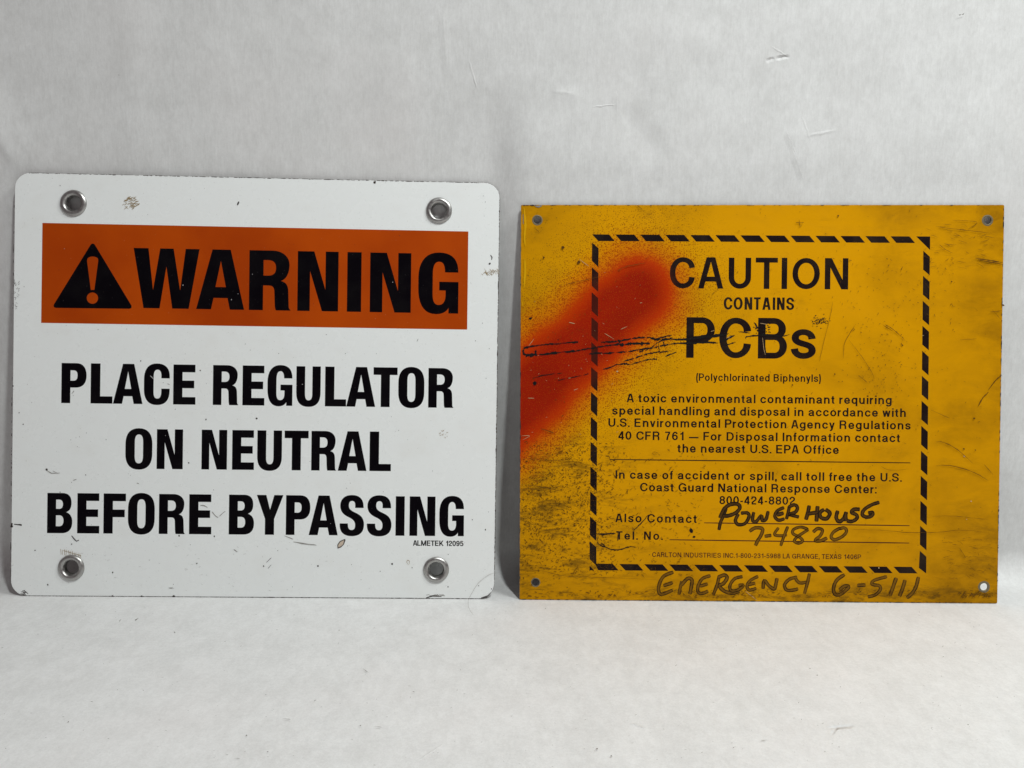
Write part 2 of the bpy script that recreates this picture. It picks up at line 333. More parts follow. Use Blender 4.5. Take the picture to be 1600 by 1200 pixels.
# ------------------------------------------------------------------ letters: medium grotesque as stroked centrelines (cap height 1)
MED = {
'A': (.88, ['D .10 0 .385 1', 'D .78 0 .495 1', 'M .22 .30 L .66 .30']), 'B': (.80, ['M .085 0 L .085 1', 'M .085 .927 L .44 .927 h .68 .73 v .44 .53 L .085 .53', 'M .42 .53 L .46 .53 h .715 .30 v .46 .073 L .085 .073']),
'C': (.90, ['M .815 .66 v .46 .927 h .085 .5 v .46 .073 h .815 .36']), 'D': (.86, ['M .085 0 L .085 1', 'M .085 .927 L .38 .927 h .775 .5 v .38 .073 L .085 .073']),
'E': (.74, ['M .085 0 L .085 1', 'M .085 .927 L .73 .927', 'M .085 .52 L .69 .52', 'M .085 .073 L .74 .073']), 'F': (.70, ['M .085 0 L .085 1', 'M .085 .927 L .70 .927', 'M .085 .50 L .64 .50']),
'G': (.94, ['M .83 .68 v .47 .927 h .085 .5 v .47 .073 h .83 .36', 'M .50 .455 L .93 .455', 'M .865 0 L .865 .50']), 'H': (.84, ['M .085 0 L .085 1', 'M .755 0 L .755 1', 'M .085 .53 L .755 .53']),
'I': (.17, ['M .085 0 L .085 1']), 'K': (.86, ['M .085 0 L .085 1', 'D .14 .30 .70 1', 'D .33 .55 .76 0']), 'L': (.68, ['M .085 0 L .085 1', 'M .085 .073 L .68 .073']),
'M': (1.0, ['M .085 0 L .085 1', 'M .915 0 L .915 1', 'D .10 1 .50 0', 'D .90 1 .50 0']), 'N': (.82, ['M .085 0 L .085 1', 'M .735 0 L .735 1', 'D .12 1 .70 0']),
'O': (.98, ['M .49 .927 h .085 .5 v .49 .073 h .895 .5 v .49 .927']), 'P': (.78, ['M .085 0 L .085 1', 'M .085 .927 L .44 .927 h .695 .69 v .44 .453 L .085 .453']),
'R': (.83, ['M .085 0 L .085 1', 'M .085 .927 L .47 .927 h .715 .71 v .47 .49 L .085 .49', 'M .44 .49 h .70 .29 L .70 .12 C .70 .06 .72 .03 .745 0']),
'S': (.82, ['M .735 .68 v .41 .927 h .105 .72 C .105 .60 .22 .56 .41 .52 C .60 .475 .735 .42 .735 .27 v .41 .073 h .085 .33']),
'T': (.80, ['M 0 .927 L .8 .927', 'M .4 0 L .4 .95']), 'U': (.82, ['M .085 1 L .085 .36 v .41 .073 h .735 .36 L .735 1']), 'X': (.86, ['D .10 0 .76 1', 'D .10 1 .76 0']), 'Y': (.86, ['D .10 1 .43 .42', 'D .76 1 .43 .42', 'M .43 0 L .43 .5']),
'a': (.72, ['M .10 .48 v .34 .66 h .565 .50 L .565 .16 C .565 .09 .60 .06 .70 .07', 'M .565 .40 C .50 .36 .085 .42 .085 .21 v .28 .073 h .565 .28']), 'c': (.68, ['M .60 .46 v .35 .66 h .085 .365 v .35 .073 h .60 .26']),
'd': (.70, ['M .615 0 L .615 1', 'M .615 .365 v .34 .66 h .085 .365 v .34 .073 h .615 .365']), 'b': (.70, ['M .085 0 L .085 1', 'M .085 .365 v .36 .66 h .615 .365 v .36 .073 h .085 .365']), 'e': (.70, ['M .61 .23 v .35 .073 h .085 .365 v .35 .66 h .61 .36 L .61 .33', 'M .085 .35 L .66 .35']),
'f': (.40, ['M .18 0 L .18 .84 v .40 .935', 'M -.02 .63 L .38 .63']), 'g': (.70, ['M .615 .73 L .615 -.02 v .34 -.20 h .11 -.06', 'M .615 .365 v .34 .66 h .085 .365 v .34 .073 h .615 .365']),
'h': (.665, ['M .085 0 L .085 1', 'M .085 .40 v .36 .66 h .58 .43 L .58 0']), 'i': (.17, ['M .085 0 L .085 .73', 'M .085 .86 L .085 1']), 'l': (.17, ['M .085 0 L .085 1']),
'm': (1.03, ['M .085 0 L .085 .73', 'M .085 .42 v .32 .66 h .515 .45 L .515 0', 'M .515 .42 v .75 .66 h .945 .45 L .945 0']), 'n': (.665, ['M .085 0 L .085 .73', 'M .085 .40 v .36 .66 h .58 .43 L .58 0']),
'o': (.72, ['M .36 .66 h .085 .365 v .36 .073 h .635 .365 v .36 .66']), 'p': (.70, ['M .085 -.27 L .085 .73', 'M .085 .365 v .36 .66 h .615 .365 v .36 .073 h .085 .365']), 'q': (.70, ['M .615 -.27 L .615 .73', 'M .615 .365 v .34 .66 h .085 .365 v .34 .073 h .615 .365']),
'r': (.42, ['M .085 0 L .085 .73', 'M .085 .36 v .38 .645 L .42 .645']), 's': (.64, ['M .555 .49 v .32 .66 h .10 .52 C .10 .43 .19 .40 .32 .37 C .46 .335 .56 .31 .56 .205 v .32 .073 h .08 .25']),
't': (.42, ['M .19 .90 L .19 .18 C .19 .09 .24 .06 .40 .07', 'M -.03 .63 L .40 .63']), 'u': (.665, ['M .085 .73 L .085 .30 v .31 .073 h .58 .33', 'M .58 0 L .58 .73']), 'v': (.68, ['D .10 .73 .34 0', 'D .58 .73 .34 0']),
'w': (.98, ['D .10 .73 .28 0', 'D .49 .73 .28 0', 'D .49 .73 .70 0', 'D .88 .73 .70 0']), 'x': (.68, ['D .10 0 .58 .73', 'D .10 .73 .58 0']), 'y': (.68, ['D .10 .73 .36 0', 'D .58 .73 .31 -.14', 'M .36 -.03 C .30 -.19 .24 -.21 .09 -.19']),
'0': (.70, ['M .35 .927 h .085 .5 v .35 .073 h .615 .5 v .35 .927']), '1': (.46, ['M .375 0 L .375 1', 'M .04 .72 C .22 .73 .33 .79 .375 .96']), '2': (.70, ['M .09 .63 v .35 .927 h .61 .68 C .61 .44 .13 .40 .10 .073 L .67 .073']),
'3': (.70, ['M .10 .70 v .34 .927 h .58 .73 v .34 .53 L .26 .53', 'M .34 .53 h .61 .29 v .34 .073 h .08 .31']), '4': (.70, ['M .50 0 L .50 1', 'M .47 .97 L .07 .29', 'M 0 .26 L .69 .26']), '5': (.70, ['M .62 .927 L .15 .927 L .12 .46', 'M .12 .50 C .2 .6 .28 .62 .36 .62 h .61 .34 v .34 .073 h .08 .29']),
'6': (.70, ['M .59 .73 v .37 .927 h .085 .45 v .36 .073 h .61 .32 v .36 .58 h .09 .33']), '7': (.70, ['M .03 .927 L .65 .927 C .45 .72 .31 .4 .28 0']), '8': (.70, ['M .35 .927 h .11 .73 v .35 .53 h .59 .73 v .35 .927', 'M .35 .53 h .085 .30 v .35 .073 h .615 .30 v .35 .53']),
'9': (.70, ['M .11 .27 v .33 .073 h .615 .55 v .34 .927 h .09 .68 v .34 .42 h .61 .67']), '(': (.28, ['M .24 1.04 C .03 .75 .03 .03 .24 -.26']), ')': (.28, ['M .04 1.04 C .25 .75 .25 .03 .04 -.26']),
'.': (.17, ['M .085 0 L .085 .16']), ',': (.17, ['M .085 -.02 L .085 .16', 'M .11 .02 L .05 -.16']), ':': (.17, ['M .085 0 L .085 .16', 'M .085 .57 L .085 .73']), '-': (.40, ['M .02 .36 L .38 .36']), '—': (1.2, ['M .02 .32 L 1.18 .32']),
}
SB = {c: .09 for c in MED}                    # side bearings
for c in 'AXYTvwxy': SB[c] = .01
for c in 'OCGQSocedqgs0235689': SB[c] = .055
for c in 'tf47(),.:-—rLFP1az': SB[c] = .04
SB['1'] = .10
_cache = {}
def pieces(ch, sx, hx, hy):
    """convex pieces of one stroked glyph, x scaled by sx, half-widths hx (stems) and hy (bars)"""
    key = (ch, round(sx, 4), hx, hy)
    if key in _cache: return _cache[key]
    W, st = MED[ch]; P = []; Wo = W*sx
    fx = lambda x: hx+(x-.085)*(Wo-2*hx)/max(W-.17, .001) if W > .18 else hx+(x-.085)*sx
    fy = lambda y: hy+(y-.073)*(1-2*hy)/(1-.146)
    for s in st:
        if s[0] == 'D':
            x0, y0, x1, y1 = [float(v) for v in s.split()[1:]]; x0, x1 = fx(x0), fx(x1)
            h = hx*.96*math.hypot(x1-x0, y1-y0)/abs(y1-y0)
            P.append([(x0-h, y0), (x0+h, y0), (x1+h, y1), (x1-h, y1)]); continue
        q = [(fx(x), fy(y)) for x, y in path(s, .57, 7)]
        if len(q) == 2 and abs(q[0][0]-q[1][0]) < 1e-6:       # stems keep their true ends
            ys = [float(s.split()[2]), float(s.split()[5])]; q = [(q[0][0], ys[0]), (q[1][0], ys[1])]
        closed = math.dist(q[0], q[-1]) < 1e-6; n = len(q); Ls = []; Rs = []
        for i in range(n):
            a = q[i-1] if i > 0 else (q[-2] if closed else q[0]); b = q[i+1] if i < n-1 else (q[1] if closed else q[-1])
            tx, ty = b[0]-a[0], b[1]-a[1]; l = math.hypot(tx, ty); nx, ny = -ty/l, tx/l
            k = hx if abs(nx) > .999 else (hy if abs(ny) > .999 else 1/math.sqrt((nx/hx)**2+(ny/hy)**2))
            Ls.append((q[i][0]+nx*k, q[i][1]+ny*k)); Rs.append((q[i][0]-nx*k, q[i][1]-ny*k))
        for i in range(n-1):
            P.append([Ls[i], Ls[i+1], Rs[i+1], Rs[i]])
    a, f = tri(P, 'any'); _cache[key] = (a, f); return a, f

class Line:
    """maps letter space to the sign: x in photo px along the line, baseline given at two ends"""
    def __init__(s, fr, x0, b0, x1, b1, cap, cap1=None, shear=.012):
        s.fr, s.x0, s.b0, s.x1, s.b1, s.cap, s.cap1, s.sh = fr, x0, b0, x1, b1, cap, cap1 or cap, shear
    def __call__(s, x, h):                    # x photo px, h in cap heights
        t = (x-s.x0)/(s.x1-s.x0); b = s.b0+(s.b1-s.b0)*t; c = s.cap+(s.cap1-s.cap)*t
        return s.fr.L((x+s.sh*(h-.5)*c, b-h*c))
def add(V, Fc, a, f, fn, z):
    b = len(V); pts = [fn(*p) for p in a]; V.extend((x, y, z) for x, y in pts)
    for t in f:
        p = [pts[i] for i in t]; Fc.append(tuple(b+i for i in (t if area2(p) > 0 else t[::-1])))
def bold_line(root, ln, letters, mat, z, label=None):
    V = []; Fc = []
    for ch, x0, x1 in letters:
        polys = [path(s) for s in BOLD[ch]]; xs = [p[0] for p in polys[0]]; lo, hi = min(xs), max(xs)
        polys = [[((p[0]-lo)/100, p[1]/100) for p in P if True] for P in polys]
        polys = [[p for i, p in enumerate(P) if math.dist(p, P[i-1]) > 1e-6] for P in polys]
        a, f = tri(polys); k = (x1-x0)/((hi-lo)/100)
        add(V, Fc, a, f, lambda x, y: ln(x0+x*k, y), z)
    return obj('lettering', V, Fc, mat, root, label=label)
def med_glyphs(root, ln, letters, mat, z, hx, hy, label=None):
    V = []; Fc = []
    for ch, x0, x1 in letters:
        W = MED[ch][0]; sx = (x1-x0)/ln.cap/W
        a, f = pieces(ch, sx, hx, hy); add(V, Fc, a, f, lambda x, y: ln(x0+x*ln.cap, y), z)
    return obj('lettering', V, Fc, mat, root, label=label)
def med_text(root, ln, text, mat, z, hx, hy, sx=.9, label=None, name='lettering'):
    """text spread from ln.x0 to ln.x1 by letter spacing"""
    nat = []; x = 0
    for i, ch in enumerate(text):
        if ch == ' ': x += .34; nat.append(None); continue
        W = MED[ch][0]*sx
        if i: x += SB[ch]*sx
        nat.append(x); x += W+SB[ch]*sx
    last = text[-1]; x -= SB[last]*sx
    tot = (ln.x1-ln.x0)/ln.cap; tr = (tot-x)/(len(text)-1); V = []; Fc = []
    for i, ch in enumerate(text):
        if nat[i] is None: continue
        a, f = pieces(ch, sx, hx, hy); x0 = ln.x0+(nat[i]+tr*i)*ln.cap
        add(V, Fc, a, f, lambda x, y: ln(x0+x*ln.cap, y), z)
    return obj(name, V, Fc, mat, root, label=label)

class Marks:
    """thin marks lying on a sign's face: ribbons and chips, each a hair above the last"""
    def __init__(s, fr, z=.00008): s.fr, s.z, s.V, s.F, s.UV = fr, z, [], [], []
    def ribbon(s, pts, wd, jitter=.3, taper=True, smooth=0, uvmode=False):
        if smooth: pts = catmull(pts, smooth)
        n = len(pts); b = len(s.V); s.z += 2e-7; L = 0
        for i in range(n):
            a, c = pts[max(i-1, 0)], pts[min(i+1, n-1)]; tx, ty = c[0]-a[0], c[1]-a[1]; l = math.hypot(tx, ty) or 1
            if i: L += math.dist(pts[i], pts[i-1])
            e = (math.sin(math.pi*(i+.35)/(n-1+.7)))**.6 if taper else (1 if 0 < i < n-1 else .72)
            k = wd/2*e*random.uniform(1-jitter, 1+jitter); nx, ny = -ty/l*k, tx/l*k
            for q, u in (((pts[i][0]+nx, pts[i][1]+ny), 0), ((pts[i][0]-nx, pts[i][1]-ny), 1)):
                x, y = s.fr.L(q); s.V.append((x, y, s.z)); s.UV.append((u, L/20))
        for i in range(n-1): j = b+2*i; s.F.append((j, j+2, j+3, j+1) if True else None)
    def blob(s, x, y, rx, ry=None, ang=0, n=7, rough=.35):
        ry = ry or rx; b = len(s.V); s.z += 2e-7; ca, sa = math.cos(ang), math.sin(ang)
        for i in range(n):
            t = 2*math.pi*i/n; r = random.uniform(1-rough, 1+rough); u, v = rx*r*math.cos(t), ry*r*math.sin(t)
            q = s.fr.L((x+u*ca-v*sa, y+u*sa+v*ca)); s.V.append((*q, s.z)); s.UV.append((.5, .5))
        s.F.append(tuple(range(b, b+n))[::-1])
    def poly(s, pts):
        b = len(s.V); s.z += 2e-7
        for p in pts: s.V.append((*s.fr.L(p), s.z)); s.UV.append((.5, .5))
        s.F.append(tuple(range(b, b+len(pts))))
    def done(s, root, name, mat, kind=None, label=None):
        return obj(name, s.V, s.F, mat, root, kind=kind, label=label, uv=s.UV)
def catmull(P, k):
    o = []; P = [P[0]]+list(P)+[P[-1]]
    for i in range(1, len(P)-2):
        a, b, c, d = P[i-1:i+3]
        for j in range(k):
            t = j/k; o.append(tuple(.5*((2*b[m])+(-a[m]+c[m])*t+(2*a[m]-5*b[m]+4*c[m]-d[m])*t*t+(-a[m]+3*b[m]-3*c[m]+d[m])*t**3) for m in (0, 1)))
    o.append(P[-2]); return o
def cz(ox, oy, k, pts): return [(ox+x/k, oy+y/k) for x, y in pts]

# ================================================================== WHITE WARNING SIGN
FW = Frame(-.35061, .55084, .03062, .15607, .33946, .29684, -.00979)
WS = FW.root('warning_sign'); WS['label'] = 'white metal warning sign with orange header band and four grommets'; WS['category'] = 'sign'
k = NT('white_enamel'); c = k.co()
g1 = k.noise(c, 30, 5, .65); g2 = k.noise(c, 900, 2, .6); g3 = k.noise(k.mp(c, (1, 1, 1), loc=(3, 1, 0)), 11, 3, .5)
base = k.mix(k.mr(g1, .5, .78, 0, .28), (.87, .895, .885), (.74, .73, .69))
base = k.mix(k.mr(g3, .55, .75, 0, .22), base, (.82, .81, .78))
base = k.mix(k.math('MULTIPLY', k.mr(g2, .69, .73), .55), base, (.30, .28, .26))
k.bump(k.noise(c, 60, 2, .5), .04, .0006)
m_white = k.set(Base_Color=base, Roughness=k.mr(g1, .3, .8, .22, .42), Specular_IOR_Level=.45)
k = NT('chipped_edge'); c = k.co(); e1 = k.noise(c, 420, 4, .7)
m_wedge = k.set(Base_Color=k.mix(k.mr(e1, .50, .58), (.07, .05, .047), (.50, .49, .47)), Roughness=.6)
k = NT('orange_enamel'); c = k.co(); o1 = k.noise(c, 16, 3, .5); o2 = k.noise(c, 700, 2, .6)
oc = k.mix(k.mr(o1, .3, .7), (.385, .045, .0012), (.48, .066, .0015)); oc = k.mix(k.math('MULTIPLY', k.mr(o2, .72, .75), .3), oc, (.6, .35, .2))
m_orange = k.set(Base_Color=oc, Roughness=.33, Specular_IOR_Level=.12)
k = NT('black_print'); c = k.co(); p1 = k.noise(c, 800, 2, .6); p2 = k.noise(c, 40, 3, .6)
bc = k.mix(k.mr(p2, .4, .7), (.0035, .0025, .004), (.006, .005, .006)); bc = k.mix(k.math('MULTIPLY', k.mr(p1, .74, .76), .35), bc, (.3, .28, .28))
m_black = k.set(Base_Color=bc, Roughness=.30, Specular_IOR_Level=.03)

corners = [FW.L(p) for p in ((16.6, 930.8), (772, 935.7), (781.5, 285.7), (23.2, 269))]
MM = .449e-3                                  # one photo pixel on this sign, in metres
outline = densify(round_poly(corners, 24*MM), .004)
gc = [FW.L(p) for p in ((115, 317.5), (686, 329), (111.5, 887), (681.5, 890))]
panel(WS, outline, [circle(c_, .0052, 28) for c_ in gc], .0014, [m_white, m_wedge])
# orange band
B4 = [FW.L(p) for p in ((64.3, 504.5), (730, 515), (731.8, 361.7), (66.3, 348.3))]
obj('header_band', [(x, y, .00003) for x, y in B4], [(0, 1, 2, 3)], m_orange, WS)
# warning triangle with the mark left open
def arc_tri():
    P = [(81, 481), (208.5, 482.5), (145, 377)]; c3 = [FW.L(p) for p in P]; return round_poly(c3, 7*MM, 5)
exc = [FW.L(p) for p in cz(0, 240, 4, catmull([(544, 670), (548, 655), (562, 646), (580, 643), (600, 647), (612, 656), (614, 672)], 3)+[(590, 852), (568, 852)])]
dot = [FW.L(p) for p in [(144.5+8.9*math.cos(t*math.pi/12), 465.8+8.9*math.sin(t*math.pi/12)) for t in range(24)]]
a, f = tri([arc_tri(), exc, dot]); V = []; Fc = []; add(V, Fc, a, f, lambda x, y: (x, y), .00007)
obj('warning_triangle', V, Fc, m_black, WS)
bold_line(WS, Line(FW, 208.4, 481, 716.4, 490, 93.6, 92.8), [('W', 208.4, 311.3), ('A', 307.1, 382), ('R', 389.4, 454.8), ('N', 465, 528.7), ('I', 542.5, 564.6), ('N', 578.2, 642.2), ('G', 653.7, 716.4)], m_black, .00007, 'large black word WARNING')
bold_line(WS, Line(FW, 96, 629.7, 709, 637.3, 62.6, 61.8), [('P', 96, 135.2), ('L', 141.8, 176), ('A', 176.8, 223), ('C', 225, 265.2), ('E', 270.8, 305.6), ('R', 332.8, 372.9), ('E', 379, 413.3), ('G', 418, 457), ('U', 463, 501), ('L', 508, 541), ('A', 541.3, 586.5), ('T', 583.5, 621), ('O', 622.4, 663), ('R', 669.3, 709)], m_black, .00004, 'black words PLACE REGULATOR')
bold_line(WS, Line(FW, 196, 732.3, 611, 736.2, 62.2, 61.6), [('O', 196, 238), ('N', 245, 285.8), ('N', 315, 354.8), ('E', 362.8, 397), ('U', 402, 440.5), ('T', 444.5, 482), ('R', 486.5, 525.8), ('A', 528, 573), ('L', 577.6, 611)], m_black, .00004, 'black words ON NEUTRAL')
bold_line(WS, Line(FW, 73.8, 832.9, 725, 837.8, 62.8, 61.4), [('B', 73.8, 113.1), ('E', 120.8, 155.4), ('F', 161.8, 196.6), ('O', 200, 241.8), ('R', 248.4, 289.5), ('E', 295.6, 330.4), ('B', 357.7, 397), ('Y', 401, 442.5), ('P', 446.8, 484.8), ('A', 482.6, 528), ('S', 530.9, 568.9), ('S', 573.4, 611.8), ('I', 618.2, 632.2), ('N', 640, 680.2), ('G', 686.5, 725)], m_black, .00004, 'black words BEFORE BYPASSING')
med_text(WS, Line(FW, 645.2, 852.6, 724.2, 853.4, 8.3), 'ALMETEK 12095', m_black, .00004, .100, .084, .95, 'small print ALMETEK 12095')
# grommets
k = NT('nickel_plated_brass'); c = k.co(); s1 = k.noise(c, 500, 4, .6)
m_grom = k.set(Base_Color=k.mix(s1, (.34, .335, .325), (.52, .51, .495)), Metallic=1.0, Roughness=k.mr(s1, .3, .7, .30, .46)); k.bump(s1, .15, .0003)
for c_ in gc:
    prof = [(.0092, -.0001), (.00925, .0004), (.0088, .0012), (.0078, .00175), (.0068, .0018), (.0060, .0014), (.0054, .0006), (.0050, -.0006), (.0048, -.0016), (.0047, -.0032), (.0056, -.0040), (.0070, -.0038)]
    V, Fc = lathe(c_, prof, wob=.006)
    obj('grommet', V, Fc, m_grom, WS, smooth=True)
# dark bare-metal chips and scrapes
m_chip = plain('bare_dark_chip', (.045, .035, .032), .7)
m_grey = plain('grey_scuff', (.30, .29, .27), .7); m_tan = plain('tan_residue', (.34, .25, .14), .7)
def edge_chips(M, p0, p1, dens, wmin, wmax, inset=.4):
    L = math.dist(p0, p1); t = 0
    while t < L-8:
        ln = random.uniform(1.5, 9)*random.choice((.6, 1, 1.6)); gap = random.expovariate(1/dens)
        q = [(p0[0]+(p1[0]-p0[0])*(t+j*ln/3)/L, p0[1]+(p1[1]-p0[1])*(t+j*ln/3)/L) for j in range(4)]
        nx, ny = (p1[1]-p0[1])/L, -(p1[0]-p0[0])/L; d = random.uniform(0, inset)
        q = [(x-nx*d, y-ny*d) for x, y in q]; M.ribbon(q, random.uniform(wmin, wmax), .45); t += ln+gap
M = Marks(FW)
edge_chips(M, (45, 269.9), (757, 285.6), 2.2, .4, 1.1, .5)
edge_chips(M, (780.9, 312), (772.7, 912), 1.3, .4, 1.4, .5)
edge_chips(M, (40, 930.7), (752, 935.4), .6, .5, 1.0, .1)
edge_chips(M, (22.5, 320), (18.0, 700), 22, .4, 1.0, .3)
edge_chips(M, (18.2, 700), (17.2, 905), 12, .4, 1.4, .3)
for x, y, r in ((585.5, 284.8, 2), (176, 932, 1.8), (221, 932, 1.8), (271.5, 932, 2), (18, 822.5, 2.4), (18.4, 818.5, 1.5), (73, 733.8, 1.6), (134, 742, .8), (322, 655.5, 1.1), (220, 564, 1), (94, 290, .8), (295, 723, 1.2), (313, 579, 1), (176, 894.5, 1.2), (307.5, 880.5, 1.2), (280, 837, 1.3), (335, 1013-175, 1.1), (497, 884.5, 1.4), (612.6, 881.3, 1.5), (594, 892.5, .9), (644, 887, .8), (738, 812, .8), (758.5, 827.6, 1.1), (412, 884.5, 1.2), (74.6, 913.5, 1.3), (30, 645, .8), (55, 860, 1), (36.5, 663, 1), (166, 687, .7), (94, 769, .8), (401, 654, 1.4), (768, 920, .8), (748, 915, .7), (700, 917, .9), (112, 850, 1), (271, 877+36, .7), (20.5, 603, 1)): M.blob(x, y, r)
M.ribbon([(766.5, 398.5), (768.8, 402), (768.2, 406)], 1.4); M.blob(765.5, 411.8, 2.2, 1.2, -.6)
M.ribbon([(112, 837), (116, 842), (119.5, 845.5)], 1.8); M.ribbon([(119.5, 845.8), (123.5, 843.8)], 1.8)
M.ribbon([(22, 819), (27, 819.5), (34, 821)], 1.6); M.blob(31, 819.5, 3, .9, .2)
M.ribbon([(416.5, 878.5), (424, 871.5)], .9); M.ribbon([(419, 888), (424, 882.5)], .9)
M.ribbon([(371, 320.5), (372, 318), (373.5, 315)], 2.2)
M.ribbon([(752, 934), (762, 931), (767, 926)], 2.0, .5); M.ribbon([(666, 934), (676, 931), (690, 932)], 1.6, .6)
for _ in range(9): M.ribbon([(34+random.uniform(-2, 7), 925+random.uniform(-4, 4)), (38+random.uniform(-2, 7), 928+random.uniform(-3, 3))], .8)
for _ in range(30):
    x, y = random.uniform(21, 31), random.uniform(440, 492); M.ribbon([(x, y), (x+random.uniform(-3, 3), y+random.uniform(-5, 3))], .5)
M.ribbon([(651.5, 533.5), (653.5, 529.5)], .8)
for _ in range(150): M.blob(random.uniform(30, 765), random.uniform(300, 925), random.uniform(.25, .6))
M.done(WS, 'paint_chip', m_chip, 'stuff', 'small dark chips and specks in the white enamel')
M = Marks(FW, .00012)
for q in ([(313.5, 790), (319, 790), (325, 793)], [(331, 799.5), (337, 807), (341, 808.5)], [(343, 807), (350, 801), (352.5, 799)], [(71, 733), (80, 739), (93, 739.5)], [(83, 736), (90, 739)], [(114, 750.5), (120, 748.5)], [(444, 838), (458, 843)], [(458, 846), (478, 850), (495, 852)], [(471, 850), (476, 849)], [(112, 615), (116, 611)], [(262, 600), (265, 601.5)], [(214, 755), (217, 755.5)], [(365, 858), (371, 863)], [(264, 918), (270, 919)]):
    for _ in range(3): M.ribbon([(x+random.uniform(-.9, .9), y+random.uniform(-.9, .9)) for x, y in q], .55, .8, smooth=3)
for _ in range(60):
    x = random.gauss(290, 150); y = random.uniform(850, 925); M.ribbon([(x, y), (x+random.uniform(-4, 4), y+random.uniform(-2, 2))], .35)
for _ in range(16): x = random.uniform(666, 692); M.ribbon([(x, 931+random.uniform(-1.5, 1)), (x+random.uniform(3, 8), 930.5+random.uniform(-2, 1))], .9)
M.done(WS, 'scuff_mark', m_grey, 'stuff')
M = Marks(FW, .00016)
for _ in range(85):
    t = random.uniform(0, 6.28); r = 11*math.sqrt(random.random()); x, y = 204+r*math.cos(t), 317+r*math.sin(t)*.9
    an = random.choice((-.35, -.2, .5, 2.6)); M.ribbon([(x, y), (x+4*math.cos(an), y+4*math.sin(an))], .65)
for i in range(11): x = 95+i*3.0; y = 861+i*.7; M.ribbon([(x, y-3.5+random.uniform(-1, 1)), (x+random.uniform(-1, 2), y+5)], .7)
for i in range(9): x = 99+i*3.1; M.ribbon([(x, 860+i*.9), (x+3, 861+i*.9)], .9)
for _ in range(26): x = random.uniform(752, 777); M.ribbon([(x, 424+random.uniform(-5, 5)), (x+random.uniform(2, 5), 426+random.uniform(-4, 5))], .6)
for _ in range(16): x = random.gauss(691, 4.5); y = random.gauss(676.5, 2.8); M.ribbon([(x, y), (x+random.uniform(1, 3), y+random.uniform(-1, 2))], .7)
M.ribbon(catmull([(638.2, 882.5), (635.6, 878), (637.5, 875.2), (640, 877.5), (638.8, 882)], 3), .8)
M.done(WS, 'residue_mark', m_tan, 'stuff')
M = Marks(FW, .00020)
M.poly([(527.6, 857), (527.2, 851), (531, 845.5), (538.5, 842.2), (540, 843.5), (537.5, 850.5), (533, 855)]); M.done(WS, 'paint_chip', m_chip)
M = Marks(FW, .00023)
M.poly([(528.6, 855.2), (528.6, 851.3), (531.8, 846.7), (537.8, 843.8), (536.4, 850), (532.6, 853.6)]); M.done(WS, 'paint_chip', plain('primer', (.60, .50, .40), .7), label='tan flaked chip with a dark rim')
M = Marks(FW, .00012)
M.ribbon([(234.8, 587), (237.5, 589.5), (240.2, 592.5)], 1.1, .2)
for x, y, r in ((285.8, 445.6, 1.5), (361.6, 468.2, 1.3), (372, 459, .9), (394.5, 428.5, .9), (613.6, 441, 1.1), (472.7, 600.5, 1.1), (258.7, 680.5, .9), (516.6, 818, .9), (463.5, 602.6, .8), (416, 712.5, .8), (100.7, 388.6, 1.0)): M.blob(x, y, r*.62)
M.done(WS, 'pale_nick', plain('pale_nick', (.42, .41, .41), .6), 'stuff')

# ================================================================== YELLOW CAUTION SIGN
FY = Frame(.00691, .56003, -.01619, .14431, .3384, .28085, .00944)
YS = FY.root('caution_sign'); YS['label'] = 'worn yellow metal caution sign with dashed border and red spray paint'; YS['category'] = 'sign'
PX = .4525e-3
def spray(k, c, amount=1.0):
    """factor of red spray paint: a broad diagonal stroke with an overspray of droplets"""
    A = Vector((*FY.L((998, 455)), 0)); B = Vector((*FY.L((770, 665)), 0)); d = B-A; L2 = d.dot(d)
    n0 = k.noise(c, 28, 2, .5)
    v = k.vm('SUBTRACT', k.vm('MULTIPLY', c, (1, 1, 0)).outputs[0], tuple(A)).outputs[0]
    t = k.math('DIVIDE', k.vm('DOT_PRODUCT', v, tuple(d)).outputs['Value'], L2, clamp=True)
    sc = k.vm('SCALE', tuple(d)); k.t.links.new(t, sc.inputs['Scale'])
    dist = k.vm('LENGTH', k.vm('SUBTRACT', v, sc.outputs[0]).outputs[0]).outputs['Value']
    dist = k.math('DIVIDE', dist, PX)
    dist = k.math('ADD', dist, k.math('MULTIPLY', k.math('SUBTRACT', n0, .5), 26))
    dist = k.math('ADD', dist, k.math('MULTIPLY', t, -9))
    dn = k.noise(c, 1500, 2, .6)                                     # droplets
    core = k.mr(dist, 70, 42)
    soft = k.math('ADD', core, k.math('MULTIPLY', k.math('SUBTRACT', dn, .5), k.mr(core, 0, .12, 0, 1.7)), clamp=True)
    return dist, soft, dn
k = NT('worn_yellow_paint'); c = k.co()
y1 = k.noise(c, 14, 5, .6, .4); y2 = k.noise(k.mp(c, (.45, 1, 1)), 60, 6, .7, .5); y3 = k.noise(k.mp(c, (.25, 1, 1), rot=(0, 0, .15)), 300, 4, .7)
y4 = k.noise(k.mp(c, (1, 1, 1), loc=(2, 5, 0)), 1300, 3, .65)
sep = k.n('ShaderNodeSeparateXYZ'); k.put(sep.inputs[0], c); X_, Y_ = sep.outputs[0], sep.outputs[1]
grime = k.math('ADD', k.mr(X_, .20, .345, 0, .42), k.mr(X_, .07, 0, 0, .26))
grime = k.math('ADD', grime, k.mr(Y_, .055, 0, 0, .30)); grime = k.math('ADD', grime, k.mr(Y_, .24, .285, 0, .16))
grime = k.math('ADD', grime, k.mr(y1, .38, .72, -.10, .30)); grime = k.math('MULTIPLY', grime, k.mr(y2, .25, .7, .45, 1.35), clamp=True)
yc = k.mix(grime, (.68, .310, .0009), (.28, .124, .0015))
